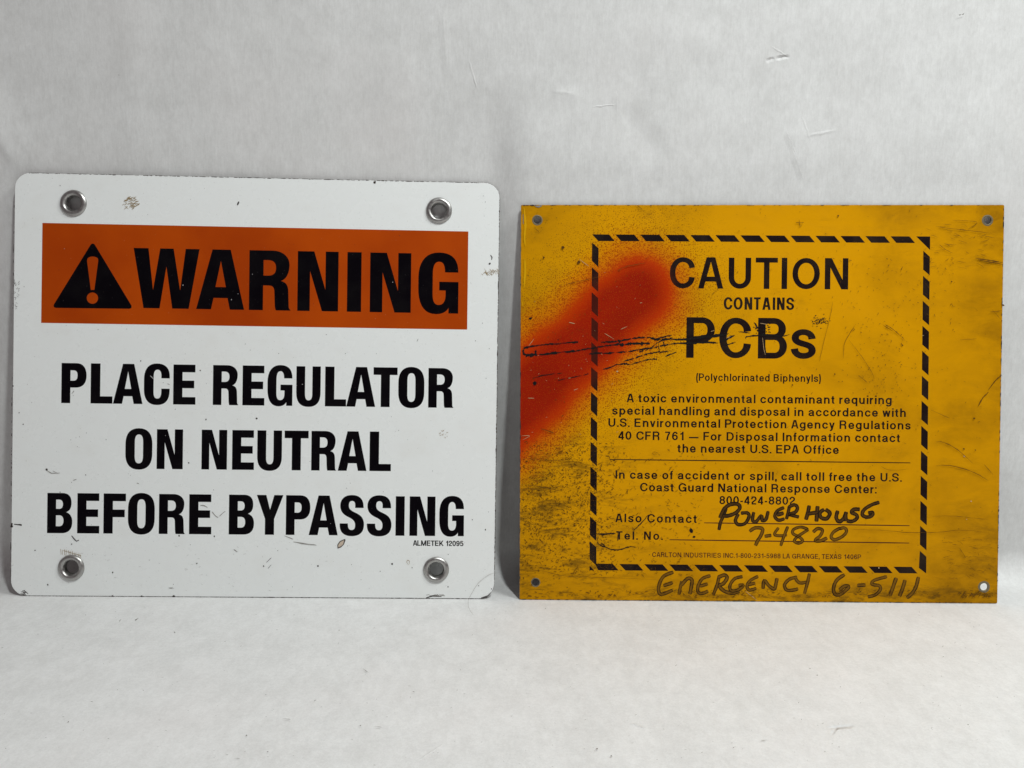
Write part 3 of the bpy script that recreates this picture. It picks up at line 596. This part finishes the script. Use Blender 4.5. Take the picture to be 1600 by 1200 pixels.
yc = k.mix(k.mr(y3, .60, .80, 0, .30), yc, (.20, .09, .004))
yc = k.mix(k.math('MULTIPLY', k.mr(y2, .60, .75), k.mr(y4, .50, .62, 0, .5)), yc, (.11, .055, .008))
st = k.noise(k.mp(c, (.30, 1, 1), rot=(0, 0, .05)), 120, 6, .78, .6); bl = k.noise(k.mp(c, (1, 1, 1), loc=(7, 3, 0)), 26, 4, .6, .5)
low = k.math('MULTIPLY', k.mr(X_, .13, .0, 0, 1), k.mr(Y_, .15, .09, 0, 1))
m_ = k.math('MAXIMUM', low, k.mr(Y_, .022, .0, 0, .9)); m_ = k.math('MAXIMUM', m_, k.math('MULTIPLY', k.mr(X_, .29, .33, 0, .35), k.mr(Y_, .10, .03, 0, 1)))
m_ = k.math('MAXIMUM', m_, k.math('MULTIPLY', k.mr(bl, .54, .72, 0, 1), .32))
yc = k.mix(k.math('MULTIPLY', m_, k.mr(st, .46, .64, 0, .85)), yc, (.085, .045, .006))
dist, soft, dn = spray(k, c)
# overspray: fine dark red droplets that thin out with distance
def drops(scale, big):
    vo = k.n('ShaderNodeTexVoronoi', voronoi_dimensions='2D'); k.put(vo.inputs['Vector'], c); vo.inputs['Scale'].default_value = scale
    rnd = k.n('ShaderNodeSeparateColor'); k.put(rnd.inputs[0], vo.outputs['Color'])
    rad = k.math('MULTIPLY', k.mr(dist, 45, 210, big, 0, smooth=False), k.mr(rnd.outputs[0], k.mr(dist, 50, 220, .0, .9, smooth=False), 1, 0, 1, smooth=False))
    return k.mr(k.math('SUBTRACT', rad, vo.outputs['Distance']), -.06, .06)
dr = k.math('MULTIPLY', k.math('MAXIMUM', drops(640, .46), drops(1050, .60)), k.mr(dist, 70, 150, .78, .66))
yc = k.mix(k.mr(dist, 108, 52, 0, .88), yc, (.60, .135, .002))
orange = k.mix(dr, yc, k.mix(k.mr(dist, 60, 130), (.33, .035, .002), (.17, .050, .003)))
red = k.mix(k.mr(k.noise(c, 18, 3, .5), .3, .7), (.35, .012, .0022), (.27, .008, .002))
red = k.mix(k.mr(dist, 22, 52), red, (.48, .032, .0015))
yc = k.mix(soft, orange, red)
k.bump(k.math('ADD', y2, k.math('MULTIPLY', y4, .3)), .10, .0005)
m_yel = k.set(Base_Color=yc, Roughness=k.mr(y2, .3, .8, .36, .52), Specular_IOR_Level=.05)
k = NT('sign_ink'); c = k.co(); dist, soft, dn = spray(k, c); q1 = k.noise(c, 45, 5, .6); q2 = k.noise(c, 900, 3, .7)
ic = k.mix(k.mr(q1, .4, .75), (.012, .0065, .007), (.030, .019, .012)); ic = k.mix(k.math('MULTIPLY', k.mr(q2, .66, .72), .5), ic, (.20, .10, .01))
ic = k.mix(k.math('MULTIPLY', soft, .42), ic, (.14, .012, .003))
m_ink = k.set(Base_Color=ic, Roughness=.40, Specular_IOR_Level=.06)
m_thin = plain('faded_thin_ink', (.05, .008, .009), .5, Specular_IOR_Level=.1)
k = NT('bare_aluminium'); c = k.co(); m_alu = k.set(Base_Color=k.mix(k.mr(k.noise(c, 380, 4, .7), .42, .56), (.09, .075, .05), (.34, .31, .26)), Roughness=.55, Metallic=.3)
yc4 = [FY.L(p) for p in ((811.6, 936.9), (1558.4, 943), (1569.4, 320), (813.8, 320))]
yo = densify(round_poly(yc4, 2.2*PX, 3), .006)
yh = [FY.L(p) for p in ((839.6, 344), (1543, 344.3), (836.8, 910), (1537.5, 917))]
panel(YS, yo, [circle(h_, 5.9*PX, 24) for h_ in yh], .0009, [m_yel, m_alu], .00015)
# worn metal rings round the holes
m_ring = plain('worn_hole_rim', (.20, .17, .11), .5, Metallic=.4)
for h_, r_ in zip(yh, (8.2, 8.6, 7.4, 9.2)):
    V, Fc = lathe(h_, [(5.9*PX, -.0006), (5.95*PX, .00005), (6.5*PX, .00014), (r_*.9*PX, .00009), (r_*PX, .00002)], 28, .012)
    obj('hole_rim', V, Fc, m_ring, YS, smooth=True)
# dashed border, every dash a piece of its own
def dash(pts):
    if area2([FY.L(p) for p in pts]) < 0: pts = pts[::-1]
    loc = [FY.L(p) for p in pts]; cx = sum(p[0] for p in loc)/len(loc); cy = sum(p[1] for p in loc)/len(loc)
    o = obj('border_dash', [(x-cx, y-cy, 0) for x, y in loc], [tuple(range(len(loc)))], m_ink_d, YS); o.location = (cx, cy, .00004)
m_ink_d = m_ink
def dash_abs(pts):
    loc = [FY.L(p) for p in pts]
    if area2(loc) < 0: loc = loc[::-1]
    obj('border_dash', [(x, y, .00004) for x, y in loc], [tuple(range(len(loc)))], m_ink, YS)
def top_y(x): return 366.2+(x-925)*3.4/528
def bot_y(x): return 880.7+(x-921)*5.2/515
dash_abs([(925.3, top_y(925)), (951.8, top_y(951)), (960.5, top_y(960)+10.3), (934.8, top_y(934)+10.3)])
for i in range(12):
    x = 961.4+39.1*i; dash_abs([(x, top_y(x)), (x+29.6, top_y(x+30)), (x+38.2, top_y(x+38)+10.2), (x+9, top_y(x+9)+10.2)])
dash_abs([(1431.6, 369.4), (1453.3, 369.5), (1453.2, 390.5)])
def rx(y): return 1453.3-(y-369)*6.2/527                            # outer line of the right border
for i in range(13):
    y = 391.9+39.06*i
    if i < 12: dash_abs([(rx(y)-10.3, y), (rx(y+29)-10.3, y+29.3), (rx(y+38), y+38.2), (rx(y+9), y+9.4)])
    else: dash_abs([(rx(y)-10.2, y), (rx(y+26)-11.5, y+26.6), (rx(y+35), y+35.3), (rx(y+9), y+9.3)])
def lx(y): return 925.1-(y-379)*3.8/505                             # outer line of the left border
for i in range(13):
    y = 378.8+38.92*i
    if i < 12: dash_abs([(lx(y), y), (lx(y+29), y+28.8), (lx(y+38)+10.2, y+38.4), (lx(y+9)+10.2, y+9.2)])
dash_abs([(921.4, 845.6), (921.2, 873.4), (930.8, 882.8), (934.6, 890.8), (966.6, 891.3), (957.5, 881), (931.8, 880.8), (931.8, 855)])
dash_abs([(921.3, 884), (921.3, 891), (928.4, 891)])
for i in range(12):
    x = 967.8+38.93*i; dash_abs([(x, bot_y(x)), (x+28.4, bot_y(x+28)), (x+37.6, bot_y(x+37)+10), (x+9.4, bot_y(x+9)+10)])
# print
ZT = .00004
med_glyphs(YS, Line(FY, 1046.6, 450.4, 1325.6, 452.2, 48.7), [('C', 1046.6, 1085.6), ('A', 1090.3, 1131), ('U', 1138.6, 1173.5), ('T', 1180, 1215.9), ('I', 1221.3, 1230), ('O', 1238.2, 1281), ('N', 1288.8, 1325.4)], m_ink, ZT, .089, .078, 'large black word CAUTION')
med_glyphs(YS, Line(FY, 1130.8, 483.6, 1240.6, 484.4, 19.4), [('C', 1130.8, 1144.4), ('O', 1146.2, 1160.4), ('N', 1163.4, 1175.4), ('T', 1177.2, 1189.2), ('A', 1191, 1204.4), ('I', 1207.4, 1210.6), ('N', 1214, 1226), ('S', 1228.4, 1240.8)], m_ink, ZT, .100, .080, 'word CONTAINS')
med_glyphs(YS, Line(FY, 1072.4, 559, 1229.8, 560.5, 63.4), [('P', 1072.4, 1116.9), ('C', 1123.8, 1173.6), ('B', 1184.4, 1229.8), ('s', 1236, 1274.6)], m_ink, ZT, .092, .072, 'large black letters PCBs')
T_ = lambda x0, b0, x1, b1, cap, txt, hx=.100, hy=.078, sx=1.0: med_text(YS, Line(FY, x0, b0, x1, b1, cap), txt, m_ink, ZT, hx, hy, sx)
T_(1087.8, 595, 1282.6, 596.8, 11.6, '(Polychlorinated Biphenyls)', .088, .070, .90)
T_(979.1, 628.4, 1393.2, 631.6, 13.3, 'A toxic environmental contaminant requiring')
T_(956.6, 647.8, 1415.3, 651.5, 13.3, 'special handling and disposal in accordance with')
T_(950.6, 666.7, 1422.8, 671.2, 13.3, 'U.S. Environmental Protection Agency Regulations')
T_(966, 687, 1406.5, 690.9, 13.3, '40 CFR 761 — For Disposal Information contact')
T_(1058.4, 706.9, 1310.7, 709.4, 13.3, 'the nearest U.S. EPA Office')
T_(961.8, 747.9, 1408.8, 752.6, 13.3, 'In case of accident or spill, call toll free the U.S.')
T_(1000, 767.6, 1369.4, 771, 13.3, 'Coast Guard National Response Center:')
T_(1124.1, 787.8, 1242.3, 788.8, 12.8, '800-424-8802')
T_(961.3, 815.8, 1089, 817.2, 13.3, 'Also Contact')
T_(962.4, 843, 1035.4, 843.6, 13.0, 'Tel. No.')
med_text(YS, Line(FY, 1019, 870.2, 1345.4, 873.8, 7.4), 'CARLTON INDUSTRIES INC.1-800-231-5988 LA GRANGE, TEXAS 1406P', m_thin, ZT, .080, .068, .92, 'small thin line of print naming the maker')
for p0, p1 in (((952.3, 717.9), (1422.4, 723.2)), ((1100.3, 816.9), (1421, 821.3)), ((1046.4, 843.3), (1420.6, 848.5))):
    n = 12; M = Marks(FY, .00004)
    M.ribbon([(p0[0]+(p1[0]-p0[0])*i/n, p0[1]+(p1[1]-p0[1])*i/n) for i in range(n+1)], 1.5, .05, False); M.done(YS, 'rule_line', m_ink if p0[0] < 1000 else m_thin)
# felt pen handwriting: the ink has pooled darker along both sides of each stroke
k = NT('brown_black_felt_pen'); uvc = k.co('UV'); sp = k.n('ShaderNodeSeparateXYZ'); k.put(sp.inputs[0], uvc)
edge = k.math('ABSOLUTE', k.math('SUBTRACT', sp.outputs[0], .5)); fl = k.noise(k.mp(uvc, (9, 1.2, 1)), 2.2, 3, .6); f2 = k.noise(k.co(), 160, 3, .6)
e = k.math('ADD', k.mr(edge, .14, .40, 0, .95), k.math('MULTIPLY', k.mr(fl, .35, .65), .55)); e = k.math('ADD', e, k.mr(f2, .4, .7, -.25, .25), clamp=True)
m_pen = k.set(Base_Color=k.mix(e, (.085, .038, .004), (.007, .004, .002)), Roughness=.4, Specular_IOR_Level=.15)
k2 = NT('faded_felt_pen'); uvc = k2.co('UV'); sp = k2.n('ShaderNodeSeparateXYZ'); k2.put(sp.inputs[0], uvc)
edge = k2.math('ABSOLUTE', k2.math('SUBTRACT', sp.outputs[0], .5)); fl = k2.noise(k2.mp(uvc, (9, 1.2, 1)), 2.2, 3, .6); f2 = k2.noise(k2.co(), 160, 3, .6)
e = k2.math('ADD', k2.mr(edge, .14, .40, 0, .95), k2.math('MULTIPLY', k2.mr(fl, .4, .7), .4)); e = k2.math('ADD', e, k2.mr(f2, .4, .7, -.3, .2), clamp=True)
m_pen2 = k2.set(Base_Color=k2.mix(e, (.19, .086, .004), (.009, .005, .002)), Roughness=.4, Specular_IOR_Level=.12)
def write(strokes, wd, mat, label):
    M = Marks(FY, .00009)
    for ox, oy, pts in strokes: M.ribbon(cz(ox, oy, 5.3333, pts), wd*random.uniform(.9, 1.1), .08, False, smooth=5)
    M.done(YS, 'handwriting', mat, label=label)
a_, b_ = 1060, 1300; o_ = 725
write([(a_, o_, [(400, 365), (375, 430), (350, 490), (338, 550)]), (a_, o_, [(345, 450), (385, 370), (440, 335), (495, 335), (512, 365), (480, 405), (420, 430), (370, 432)]),
       (a_, o_, [(520, 410), (575, 408), (588, 440), (555, 495), (500, 505), (475, 470), (500, 415)]),
       (a_, o_, [(628, 400), (618, 465), (645, 482), (690, 432), (700, 472), (730, 458), (748, 392)]),
       (a_, o_, [(882, 362), (825, 390), (803, 435), (835, 468), (885, 455)]), (a_, o_, [(818, 425), (878, 408)]),
       (a_, o_, [(925, 352), (915, 400), (900, 460)]), (a_, o_, [(918, 358), (965, 340), (992, 362), (975, 400), (925, 418), (960, 430), (1005, 442)]),
       (a_, o_, [(1090, 345), (1080, 400), (1062, 465)]), (a_, o_, [(1160, 350), (1155, 410), (1150, 480)]), (a_, o_, [(1078, 415), (1160, 402)]),
       (a_, o_, [(1225, 378), (1262, 410), (1235, 455), (1188, 445), (1180, 405), (1215, 378)]),
       (a_, o_, [(1328, 388), (1315, 445), (1340, 480), (1380, 450), (1398, 398)]), (a_, o_, [(1398, 398), (1392, 440), (1400, 475)]),
       (b_, o_, [(232, 378), (185, 378), (162, 402), (205, 425), (205, 455), (165, 478), (122, 472)]),
       (b_, o_, [(395, 318), (330, 340), (270, 378), (252, 420), (285, 442), (330, 432), (338, 405), (300, 408)])], 5.8, m_pen, 'handwritten word POWERHOUSE in felt pen')
write([(a_, o_, [(592, 562), (640, 532), (700, 540), (690, 590), (660, 640), (642, 680)]), (a_, o_, [(718, 602), (775, 594)]),
       (a_, o_, [(835, 530), (800, 585), (850, 598), (905, 590)]), (a_, o_, [(912, 520), (880, 600), (852, 682)]),
       (a_, o_, [(1082, 545), (1020, 525), (960, 545), (955, 580), (1010, 610), (1035, 640), (1000, 660), (965, 640), (1000, 600), (1085, 545)]),
       (a_, o_, [(1122, 568), (1160, 538), (1200, 552), (1180, 600), (1140, 635), (1185, 640), (1240, 615)]),
       (a_, o_, [(1350, 532), (1295, 565), (1272, 605), (1300, 630), (1360, 608), (1400, 565), (1385, 532), (1340, 540)])], 5.0, m_pen2, 'handwritten number 7-4820 in felt pen')
write([(800, o_, [(1345, 900), (1265, 935), (1228, 1000), (1222, 1060), (1250, 1085), (1340, 1050)]), (800, o_, [(1262, 1015), (1340, 988)]),
       (a_, o_, [(28, 975), (15, 1030), (5, 1085)]), (a_, o_, [(25, 1010), (75, 955), (112, 965), (108, 1020), (95, 1085)]),
       (a_, o_, [(268, 930), (200, 955), (165, 1015), (165, 1068), (200, 1078), (248, 1058)]), (a_, o_, [(180, 1018), (245, 998)]),
       (a_, o_, [(340, 928), (325, 1000), (290, 1090)]), (a_, o_, [(330, 945), (385, 925), (405, 950), (375, 995), (340, 1015), (385, 1060), (450, 1075), (510, 1060)]),
       (a_, o_, [(535, 938), (470, 955), (430, 1010), (440, 1055), (495, 1050), (540, 1012), (500, 1010)]),
       (a_, o_, [(665, 935), (600, 970), (572, 1015), (590, 1050), (650, 1035)]), (a_, o_, [(585, 1005), (640, 992)]),
       (a_, o_, [(705, 1042), (715, 972), (755, 1015), (798, 1040), (812, 1000), (822, 950)]),
       (a_, o_, [(990, 942), (925, 960), (885, 1005), (900, 1048), (945, 1052), (998, 1040)]),
       (a_, o_, [(975, 955), (1010, 990), (1070, 985)]), (a_, o_, [(1092, 912), (1075, 990), (1050, 1080)]),
       (a_, o_, [(1385, 920), (1318, 970), (1292, 1040), (1310, 1088), (1360, 1080), (1418, 1025), (1385, 1018), (1340, 1050)]), (a_, o_, [(1490, 1012), (1560, 1008)]),
       (b_, o_, [(458, 938), (350, 970), (335, 1002), (395, 1015), (400, 1050), (360, 1090), (298, 1108)]),
       (b_, o_, [(535, 948), (510, 1020), (482, 1098)]), (b_, o_, [(608, 965), (590, 1030), (562, 1102)]), (b_, o_, [(720, 940), (700, 1020), (665, 1080), (622, 1115)])], 5.4, m_pen2, 'handwritten EMERGENCY 6-5111 along the bottom edge')
# heavy black scrapes across the red paint
m_scr = plain('black_scrape', (.012, .010, .010), .55); m_bls = plain('grey_scrape', (.055, .055, .06), .6)
k_ = 5.3333
M = Marks(FY, .00016)
def jag(pts, wd, n=3, sp=1.2):
    P = cz(800, 500, k_, pts); P = catmull(P, 9); i = 0
    while i < len(P)-2:                       # the scrape skips and frays
        m = random.randint(5, 14); q = P[i:i+m+1]; oy = random.uniform(-.5, .5)
        if len(q) > 1: M.ribbon([(x+random.uniform(-.35, .35), y+oy+random.uniform(-.4, .4)) for x, y in q], wd*random.uniform(.9, 1.7), .6)
        if random.random() < .35 and len(q) > 3: M.ribbon([(x, y+oy+random.choice((-1, 1))*random.uniform(.8, 1.6)) for x, y in q[1:-1]], wd*.45, .6)
        i += m-random.choice((0, 1, 1, -1))
jag([(110, 232), (140, 225), (250, 208), (400, 198), (520, 186), (550, 184)], 1.6); jag([(500, 190), (550, 182)], 2.0)
jag([(100, 245), (92, 265), (105, 288), (150, 290), (250, 285), (400, 270), (540, 258), (640, 238), (740, 220), (860, 205), (930, 200)], 1.8); jag([(95, 268), (110, 290), (150, 293), (210, 288)], 3.4); jag([(98, 240), (118, 230), (140, 226)], 2.6)
jag([(195, 255), (200, 285)], 2); jag([(320, 274), (380, 272)], 2.6); jag([(740, 185), (850, 178), (960, 162), (1070, 146), (1170, 150)], 1.6); jag([(880, 165), (900, 185), (830, 212), (780, 215)], 1.6); jag([(900, 210), (980, 200), (1060, 195), (1150, 195)], 2.6)
jag([(640, 285), (760, 275), (880, 268), (980, 262), (1080, 245), (1180, 232), (1230, 215), (1330, 200), (1450, 192), (1560, 190), (1700, 188)], 1.7)
jag([(1060, 270), (1140, 240), (1230, 180), (1340, 145)], 1.2); jag([(1200, 160), (1330, 128)], 1.4); jag([(1150, 148), (1220, 165), (1300, 160), (1440, 160), (1600, 138), (1760, 120)], 1.8)
jag([(860, 375), (930, 365), (990, 368), (1070, 345), (1160, 328), (1210, 328)], 1.5); jag([(760, 412), (810, 400), (860, 375)], 1.2)
jag([(930, 345), (1020, 318), (1120, 285), (1200, 272), (1310, 255)], 1.3); jag([(1220, 190), (1228, 260), (1245, 272)], .8); jag([(1260, 180), (1275, 225)], .8); jag([(1280, 305), (1370, 270)], 1.0)
jag([(175, 527), (205, 530)], 3.6); jag([(380, 508), (460, 488), (560, 468), (640, 445)], .9); jag([(170, 485), (300, 455), (420, 440)], .7)
def jag2(pts, wd): 
    P = catmull(cz(1060, 490, k_, pts), 6); M.ribbon([(x+random.uniform(-.4, .4), y+random.uniform(-.4, .4)) for x, y in P], wd*1.3, .55)
jag2([(0, 245), (80, 250), (160, 245), (260, 240), (330, 245)], 1.8); jag2([(0, 218), (70, 218), (150, 205), (220, 195), (300, 190), (380, 178), (420, 165)], 2.4); jag2([(80, 200), (180, 185), (260, 180)], 1.2)
jag2([(345, 235), (400, 215), (440, 192), (470, 180)], 2.2); jag2([(390, 265), (440, 250), (480, 235)], 1.2); jag2([(560, 210), (575, 190), (680, 182), (740, 178), (850, 190), (930, 172)], 1.6); jag2([(500, 150), (550, 155), (600, 160)], .9)
jag2([(700, 195), (715, 260), (732, 340)], 1.4); jag2([(630, 75), (650, 100), (640, 130)], 1.6)
for _ in range(46): x, y = random.gauss(705, 42), random.gauss(125, 34); jag2([(x, y), (x+random.uniform(-20, 30), y+random.uniform(-12, 12))], .9)
for _ in range(55): x, y = random.gauss(1175, 34), random.gauss(62, 26); jag2([(x, y), (x+random.uniform(-14, 14), y+random.uniform(-12, 12))], .8)
for q in ([(700, 580), (860, 580)], [(720, 590), (860, 578)], [(716, 600), (720, 660), (770, 690), (880, 715), (980, 690), (1040, 695)], [(880, 560), (885, 640)], [(740, 655), (780, 690)], [(1010, 555), (1080, 490), (1135, 425)]):
    P = catmull(cz(800, 725, k_, q), 6)
    for _ in range(2): M.ribbon([(x+random.uniform(-.8, .8), y+random.uniform(-.8, .8)) for x, y in P], 1.0, .6)
M.blob(1079.6, 829.4, 3.0, 3.4); M.blob(1084, 838.8, 2.2, 1.6); M.blob(829, 497.5, 2.6, 1.6, -.6); M.blob(872, 531, 1.0)
M.done(YS, 'black_scrape', m_scr, 'stuff', 'long ragged black scrapes across the red paint and the letters')
# light nicks on the dark ink and in the red paint
M = Marks(FY, .00030)
for ox, oy, q in ((1060, 490, [(700, 200), (712, 300), (725, 345)]), (1060, 490, [(395, 205), (440, 190)]), (1060, 490, [(270, 150), (300, 140)]), (1060, 490, [(680, 80), (740, 90)]), (800, 500, [(470, 485), (490, 482)]), (800, 500, [(515, 585), (550, 572)]), (800, 500, [(130, 650), (185, 652)]), (800, 500, [(78, 965), (148, 965), (90, 998)]), (800, 500, [(475, 20), (525, 32)]), (800, 500, [(770, 110), (850, 160)]), (800, 500, [(140, 215), (185, 155)]), (800, 500, [(70, 430), (72, 445)]), (800, 300, [(475, 1085), (520, 1095)]), (800, 300, [(905, 1145), (960, 1120)]), (800, 300, [(1065, 925), (1085, 922)]), (1060, 725, [(560, 1060), (610, 1100), (655, 1135)]), (800, 300, [(560, 560), (640, 620)]), (1300, 500, [(750, 130), (765, 128)])):
    P = catmull(cz(ox, oy, k_, q), 4); M.ribbon(P, .6, .3)
for _ in range(40): x, y = random.uniform(816, 1000), random.uniform(420, 690); M.ribbon([(x, y), (x+random.uniform(-3, 3), y+random.uniform(-2, 2))], .4)
for x, y, r in ((1506.5, 713, 1.3), (1517, 783, 1.1), (1510, 811.5, .8), (872.5, 591, .5), (964.6, 580.4, 1.3), (1373, 887, 1)): M.blob(x, y, r)
M.done(YS, 'pale_nick', plain('pale_yellow_nick', (.55, .38, .20), .6), 'stuff')
# fine dark scratches, pits and scuffs, thickest at the left and along the bottom
m_fine = plain('brown_scratch', (.105, .045, .006), .7)
M = Marks(FY, .00012)
def put(n, sx, sy, la, lb, w0, w1, ang, da):
    for _ in range(n):
        x, y = sx(), sy()
        if not (815 < x < 1556 and 324 < y < 933): continue
        L = random.uniform(la, lb); an = random.gauss(ang, da); q = [(x, y)]
        for _j in range(3): an += random.gauss(0, .25); q.append((q[-1][0]+L/3*math.cos(an), q[-1][1]+L/3*math.sin(an)))
        if max(p[0] for p in q) > 1557 or max(p[1] for p in q) > 935: continue
        M.ribbon(q, random.uniform(w0, w1), .4)
U = random.uniform; G = random.gauss
put(900, lambda: U(814, 960), lambda: U(690, 900), .8, 5, .35, .9, .1, .7)
put(500, lambda: U(814, 940), lambda: G(810, 60), .8, 4, .4, 1.1, .1, .7)
put(420, lambda: U(930, 1100), lambda: U(700, 900), .8, 6, .3, .8, .1, .6)
put(500, lambda: U(814, 1556), lambda: U(324, 935), .8, 4, .25, .7, 0, .8)
put(160, lambda: G(1385, 30), lambda: G(575, 45), .8, 3, .4, .9, .5, .9)
put(170, lambda: U(820, 925), lambda: U(340, 540), .6, 2.5, .35, .8, 0, 1)
put(120, lambda: U(1300, 1500), lambda: U(400, 520), 1, 5, .3, .7, .5, .9)
put(240, lambda: U(815, 1556), lambda: U(922, 934), 1, 7, .4, 1.2, 0, .3)
put(70, lambda: U(1470, 1552), lambda: U(840, 905), 4, 12, .2, .45, .08, .06)
put(60, lambda: U(1440, 1550), lambda: U(350, 420), 5, 16, .2, .5, .15, .2)
put(90, lambda: U(1500, 1556), lambda: U(924, 934), 1, 5, .4, 1.0, 0, .5)
for ox, oy, q, w_ in ((1300, 500, [(430, 30), (520, 90), (610, 175)], .8), (1300, 500, [(420, 40), (500, 95)], .6), (1300, 500, [(200, 25), (140, 120), (100, 200), (92, 320)], .6), (1300, 500, [(140, 170), (240, 300), (330, 440), (350, 500)], .5), (1300, 500, [(860, 1015), (930, 1020), (1040, 1080), (1170, 1195)], .9), (1300, 500, [(820, 750), (980, 820)], .6), (1300, 500, [(215, 460), (290, 520)], .8), (1300, 500, [(1060, 165), (1200, 158)], .5),
                      (1300, 725, [(860, 10), (1000, 15), (1180, 70), (1300, 140)], .8), (1300, 725, [(400, 15), (480, 50), (640, 40)], .5), (1300, 725, [(150, 545), (400, 550), (620, 568), (860, 568), (1050, 550), (1240, 560)], .6), (1300, 725, [(830, 435), (1000, 432), (1180, 450), (1300, 460)], .5), (1300, 725, [(1060, 700), (1110, 780)], .6), (1300, 725, [(1260, 0), (1340, 90)], .6),
                      (1300, 500, [(1300, 580), (1360, 500), (1410, 460)], 1.4), (1300, 500, [(1215, 715), (1250, 650), (1300, 600)], 1.6), (1300, 300, [(1190, 552), (1300, 570), (1420, 590)], 1.6), (1300, 300, [(1210, 565), (1420, 605)], 1.2), (1300, 300, [(860, 290), (1100, 320), (1330, 345)], .6), (1300, 300, [(1000, 240), (1200, 250), (1130, 310)], .6), (1300, 300, [(890, 440), (940, 480), (1000, 510)], .7), (1300, 300, [(570, 655), (585, 620)], .8), (1300, 300, [(1310, 1000), (1410, 990)], .6), (1300, 300, [(1330, 980), (1400, 1060)], .5),
                      (1040, 340, [(1390, 700), (1370, 820), (1300, 1100), (1280, 1200)], .5), (1040, 340, [(1080, 45), (1150, 42)], .7), (1040, 340, [(1110, 20), (1118, 90)], .6), (1040, 340, [(380, 645), (440, 590)], .6), (800, 725, [(700, 80), (770, 140)], .7), (800, 725, [(70, 540), (300, 550), (430, 535), (500, 560)], .7), (800, 725, [(70, 880), (250, 890), (420, 930), (640, 940), (900, 950), (1200, 960)], .6), (800, 725, [(75, 170), (250, 190), (400, 225)], .8), (800, 725, [(490, 260), (470, 315)], 1.0), (800, 725, [(370, 415), (420, 435)], 1.2), (800, 500, [(240, 905), (350, 940)], 1.2), (800, 500, [(90, 1150), (300, 1170), (560, 1160)], .6), (800, 500, [(880, 1180 - 600), (980, 1190 - 600)], .2),
                      (1060, 725, [(1110, 1120), (1200, 1085), (1270, 1075), (1400, 1060)], .6), (800, 300, [(420, 775), (560, 745), (740, 705)], .8), (800, 300, [(870, 660), (960, 620), (1120, 590)], .7), (800, 300, [(1040, 110), (1085, 148)], .9), (800, 300, [(185, 300), (230, 340)], .5)):
    P = catmull(cz(ox, oy, k_, q), 6); M.ribbon([(x+U(-.25, .25), y+U(-.25, .25)) for x, y in P], w_, .5)
for x, y, r in ((879.5, 387, 2.2), (903.8, 410.5, 2.6), (849.5, 402.6, 1.7), (1303.8, 584.5, 1.5), (1237.6, 601.4, 1.3), (1505, 701, 1.3), (1523, 703, 1), (1521, 654, 1.4), (1486, 440, 1.1), (1309, 337.4, 1.3), (1566.6, 477, 1.5), (1521.5, 653.5, 1.3)): M.blob(x, y, r)
M.done(YS, 'scratch_mark', m_fine, 'stuff', 'fine brown scratches and pits over the yellow paint')
# fresh yellow paint run down the left edge, bare metal at the top left corner
M = Marks(FY, .00034)
M.ribbon(catmull([(818.5, 324), (819.8, 335), (821, 352), (819.6, 370), (820.6, 385)], 5), 3.4, .25); M.ribbon(catmull([(820, 404), (820.5, 425), (818.5, 450)], 5), 3.2, .25)
M.ribbon([(816, 472), (816, 478)], 1.8)
M.done(YS, 'paint_run', plain('fresh_yellow_paint', (.66, .35, .004), .35), label='brighter yellow paint run down the left edge')
M = Marks(FY, .00030)
M.ribbon([(835, 320.8), (838, 322.6), (842, 323), (846.5, 321)], 2.6, .3); M.ribbon([(817.3, 335), (817.6, 350)], 1.0)
M.done(YS, 'bare_patch', plain('bare_metal_patch', (.33, .33, .31), .4, Metallic=.5))
M = Marks(FY, .00030)
edge_chips(M, (815, 320.8), (846, 320.6), 1, .8, 1.8); edge_chips(M, (1568.3, 325), (1557.9, 935), 10, .4, 1.4, .2); edge_chips(M, (814.2, 330), (812.4, 930), 14, .4, 1.5, .2); edge_chips(M, (815, 936.2), (1555, 942), 5, .3, 1.1, .2); edge_chips(M, (860, 320.6), (1560, 320.6), 18, .4, .9, .2)
M.done(YS, 'edge_wear', m_chip, 'stuff')

# ================================================================== stray hair by the white sign's corner
def wpt(px, py, lift=.0006):
    x, y = FW.L((px, py)); return FW.o + FW.ex*x + FW.ez*y + FW.n*lift
H = [wpt(779, 893, .004), wpt(768, 896), wpt(757.5, 902), wpt(748, 910), wpt(741, 919.5, .0012), wpt(735.5, 929, .0022)]
for px, py in ((731.8, 940), (732.6, 952), (739.5, 963)):
    x, y = fpx(px, py); H.append(Vector((x, y, .0010)))
Hs = []
for i in range(len(H)-1):
    a0, b0, c0, d0 = H[max(i-1, 0)], H[i], H[i+1], H[min(i+2, len(H)-1)]
    for j in range(6): t = j/6; Hs.append(.5*((2*b0)+(c0-a0)*t+(2*a0-5*b0+4*c0-d0)*t*t+(3*b0-a0-3*c0+d0)*t**3))
Hs.append(H[-1]); V = []; Fc = []
for i, p in enumerate(Hs):
    t = (Hs[min(i+1, len(Hs)-1)]-Hs[max(i-1, 0)]).normalized(); u = t.cross(Vector((0, 0, 1))).normalized(); v = t.cross(u)
    for q in range(5): V.append(p+(u*math.cos(q*1.2566)+v*math.sin(q*1.2566))*.00007)
for i in range(len(Hs)-1):
    for q in range(5): Fc.append((i*5+q, i*5+(q+1) % 5, i*5+5+(q+1) % 5, i*5+5+q))
h = obj('hair', V, Fc, plain('brown_hair', (.22, .18, .14), .5), smooth=True)
h['label'] = 'single fine curved hair at the lower right corner of the white sign'; h['category'] = 'hair'
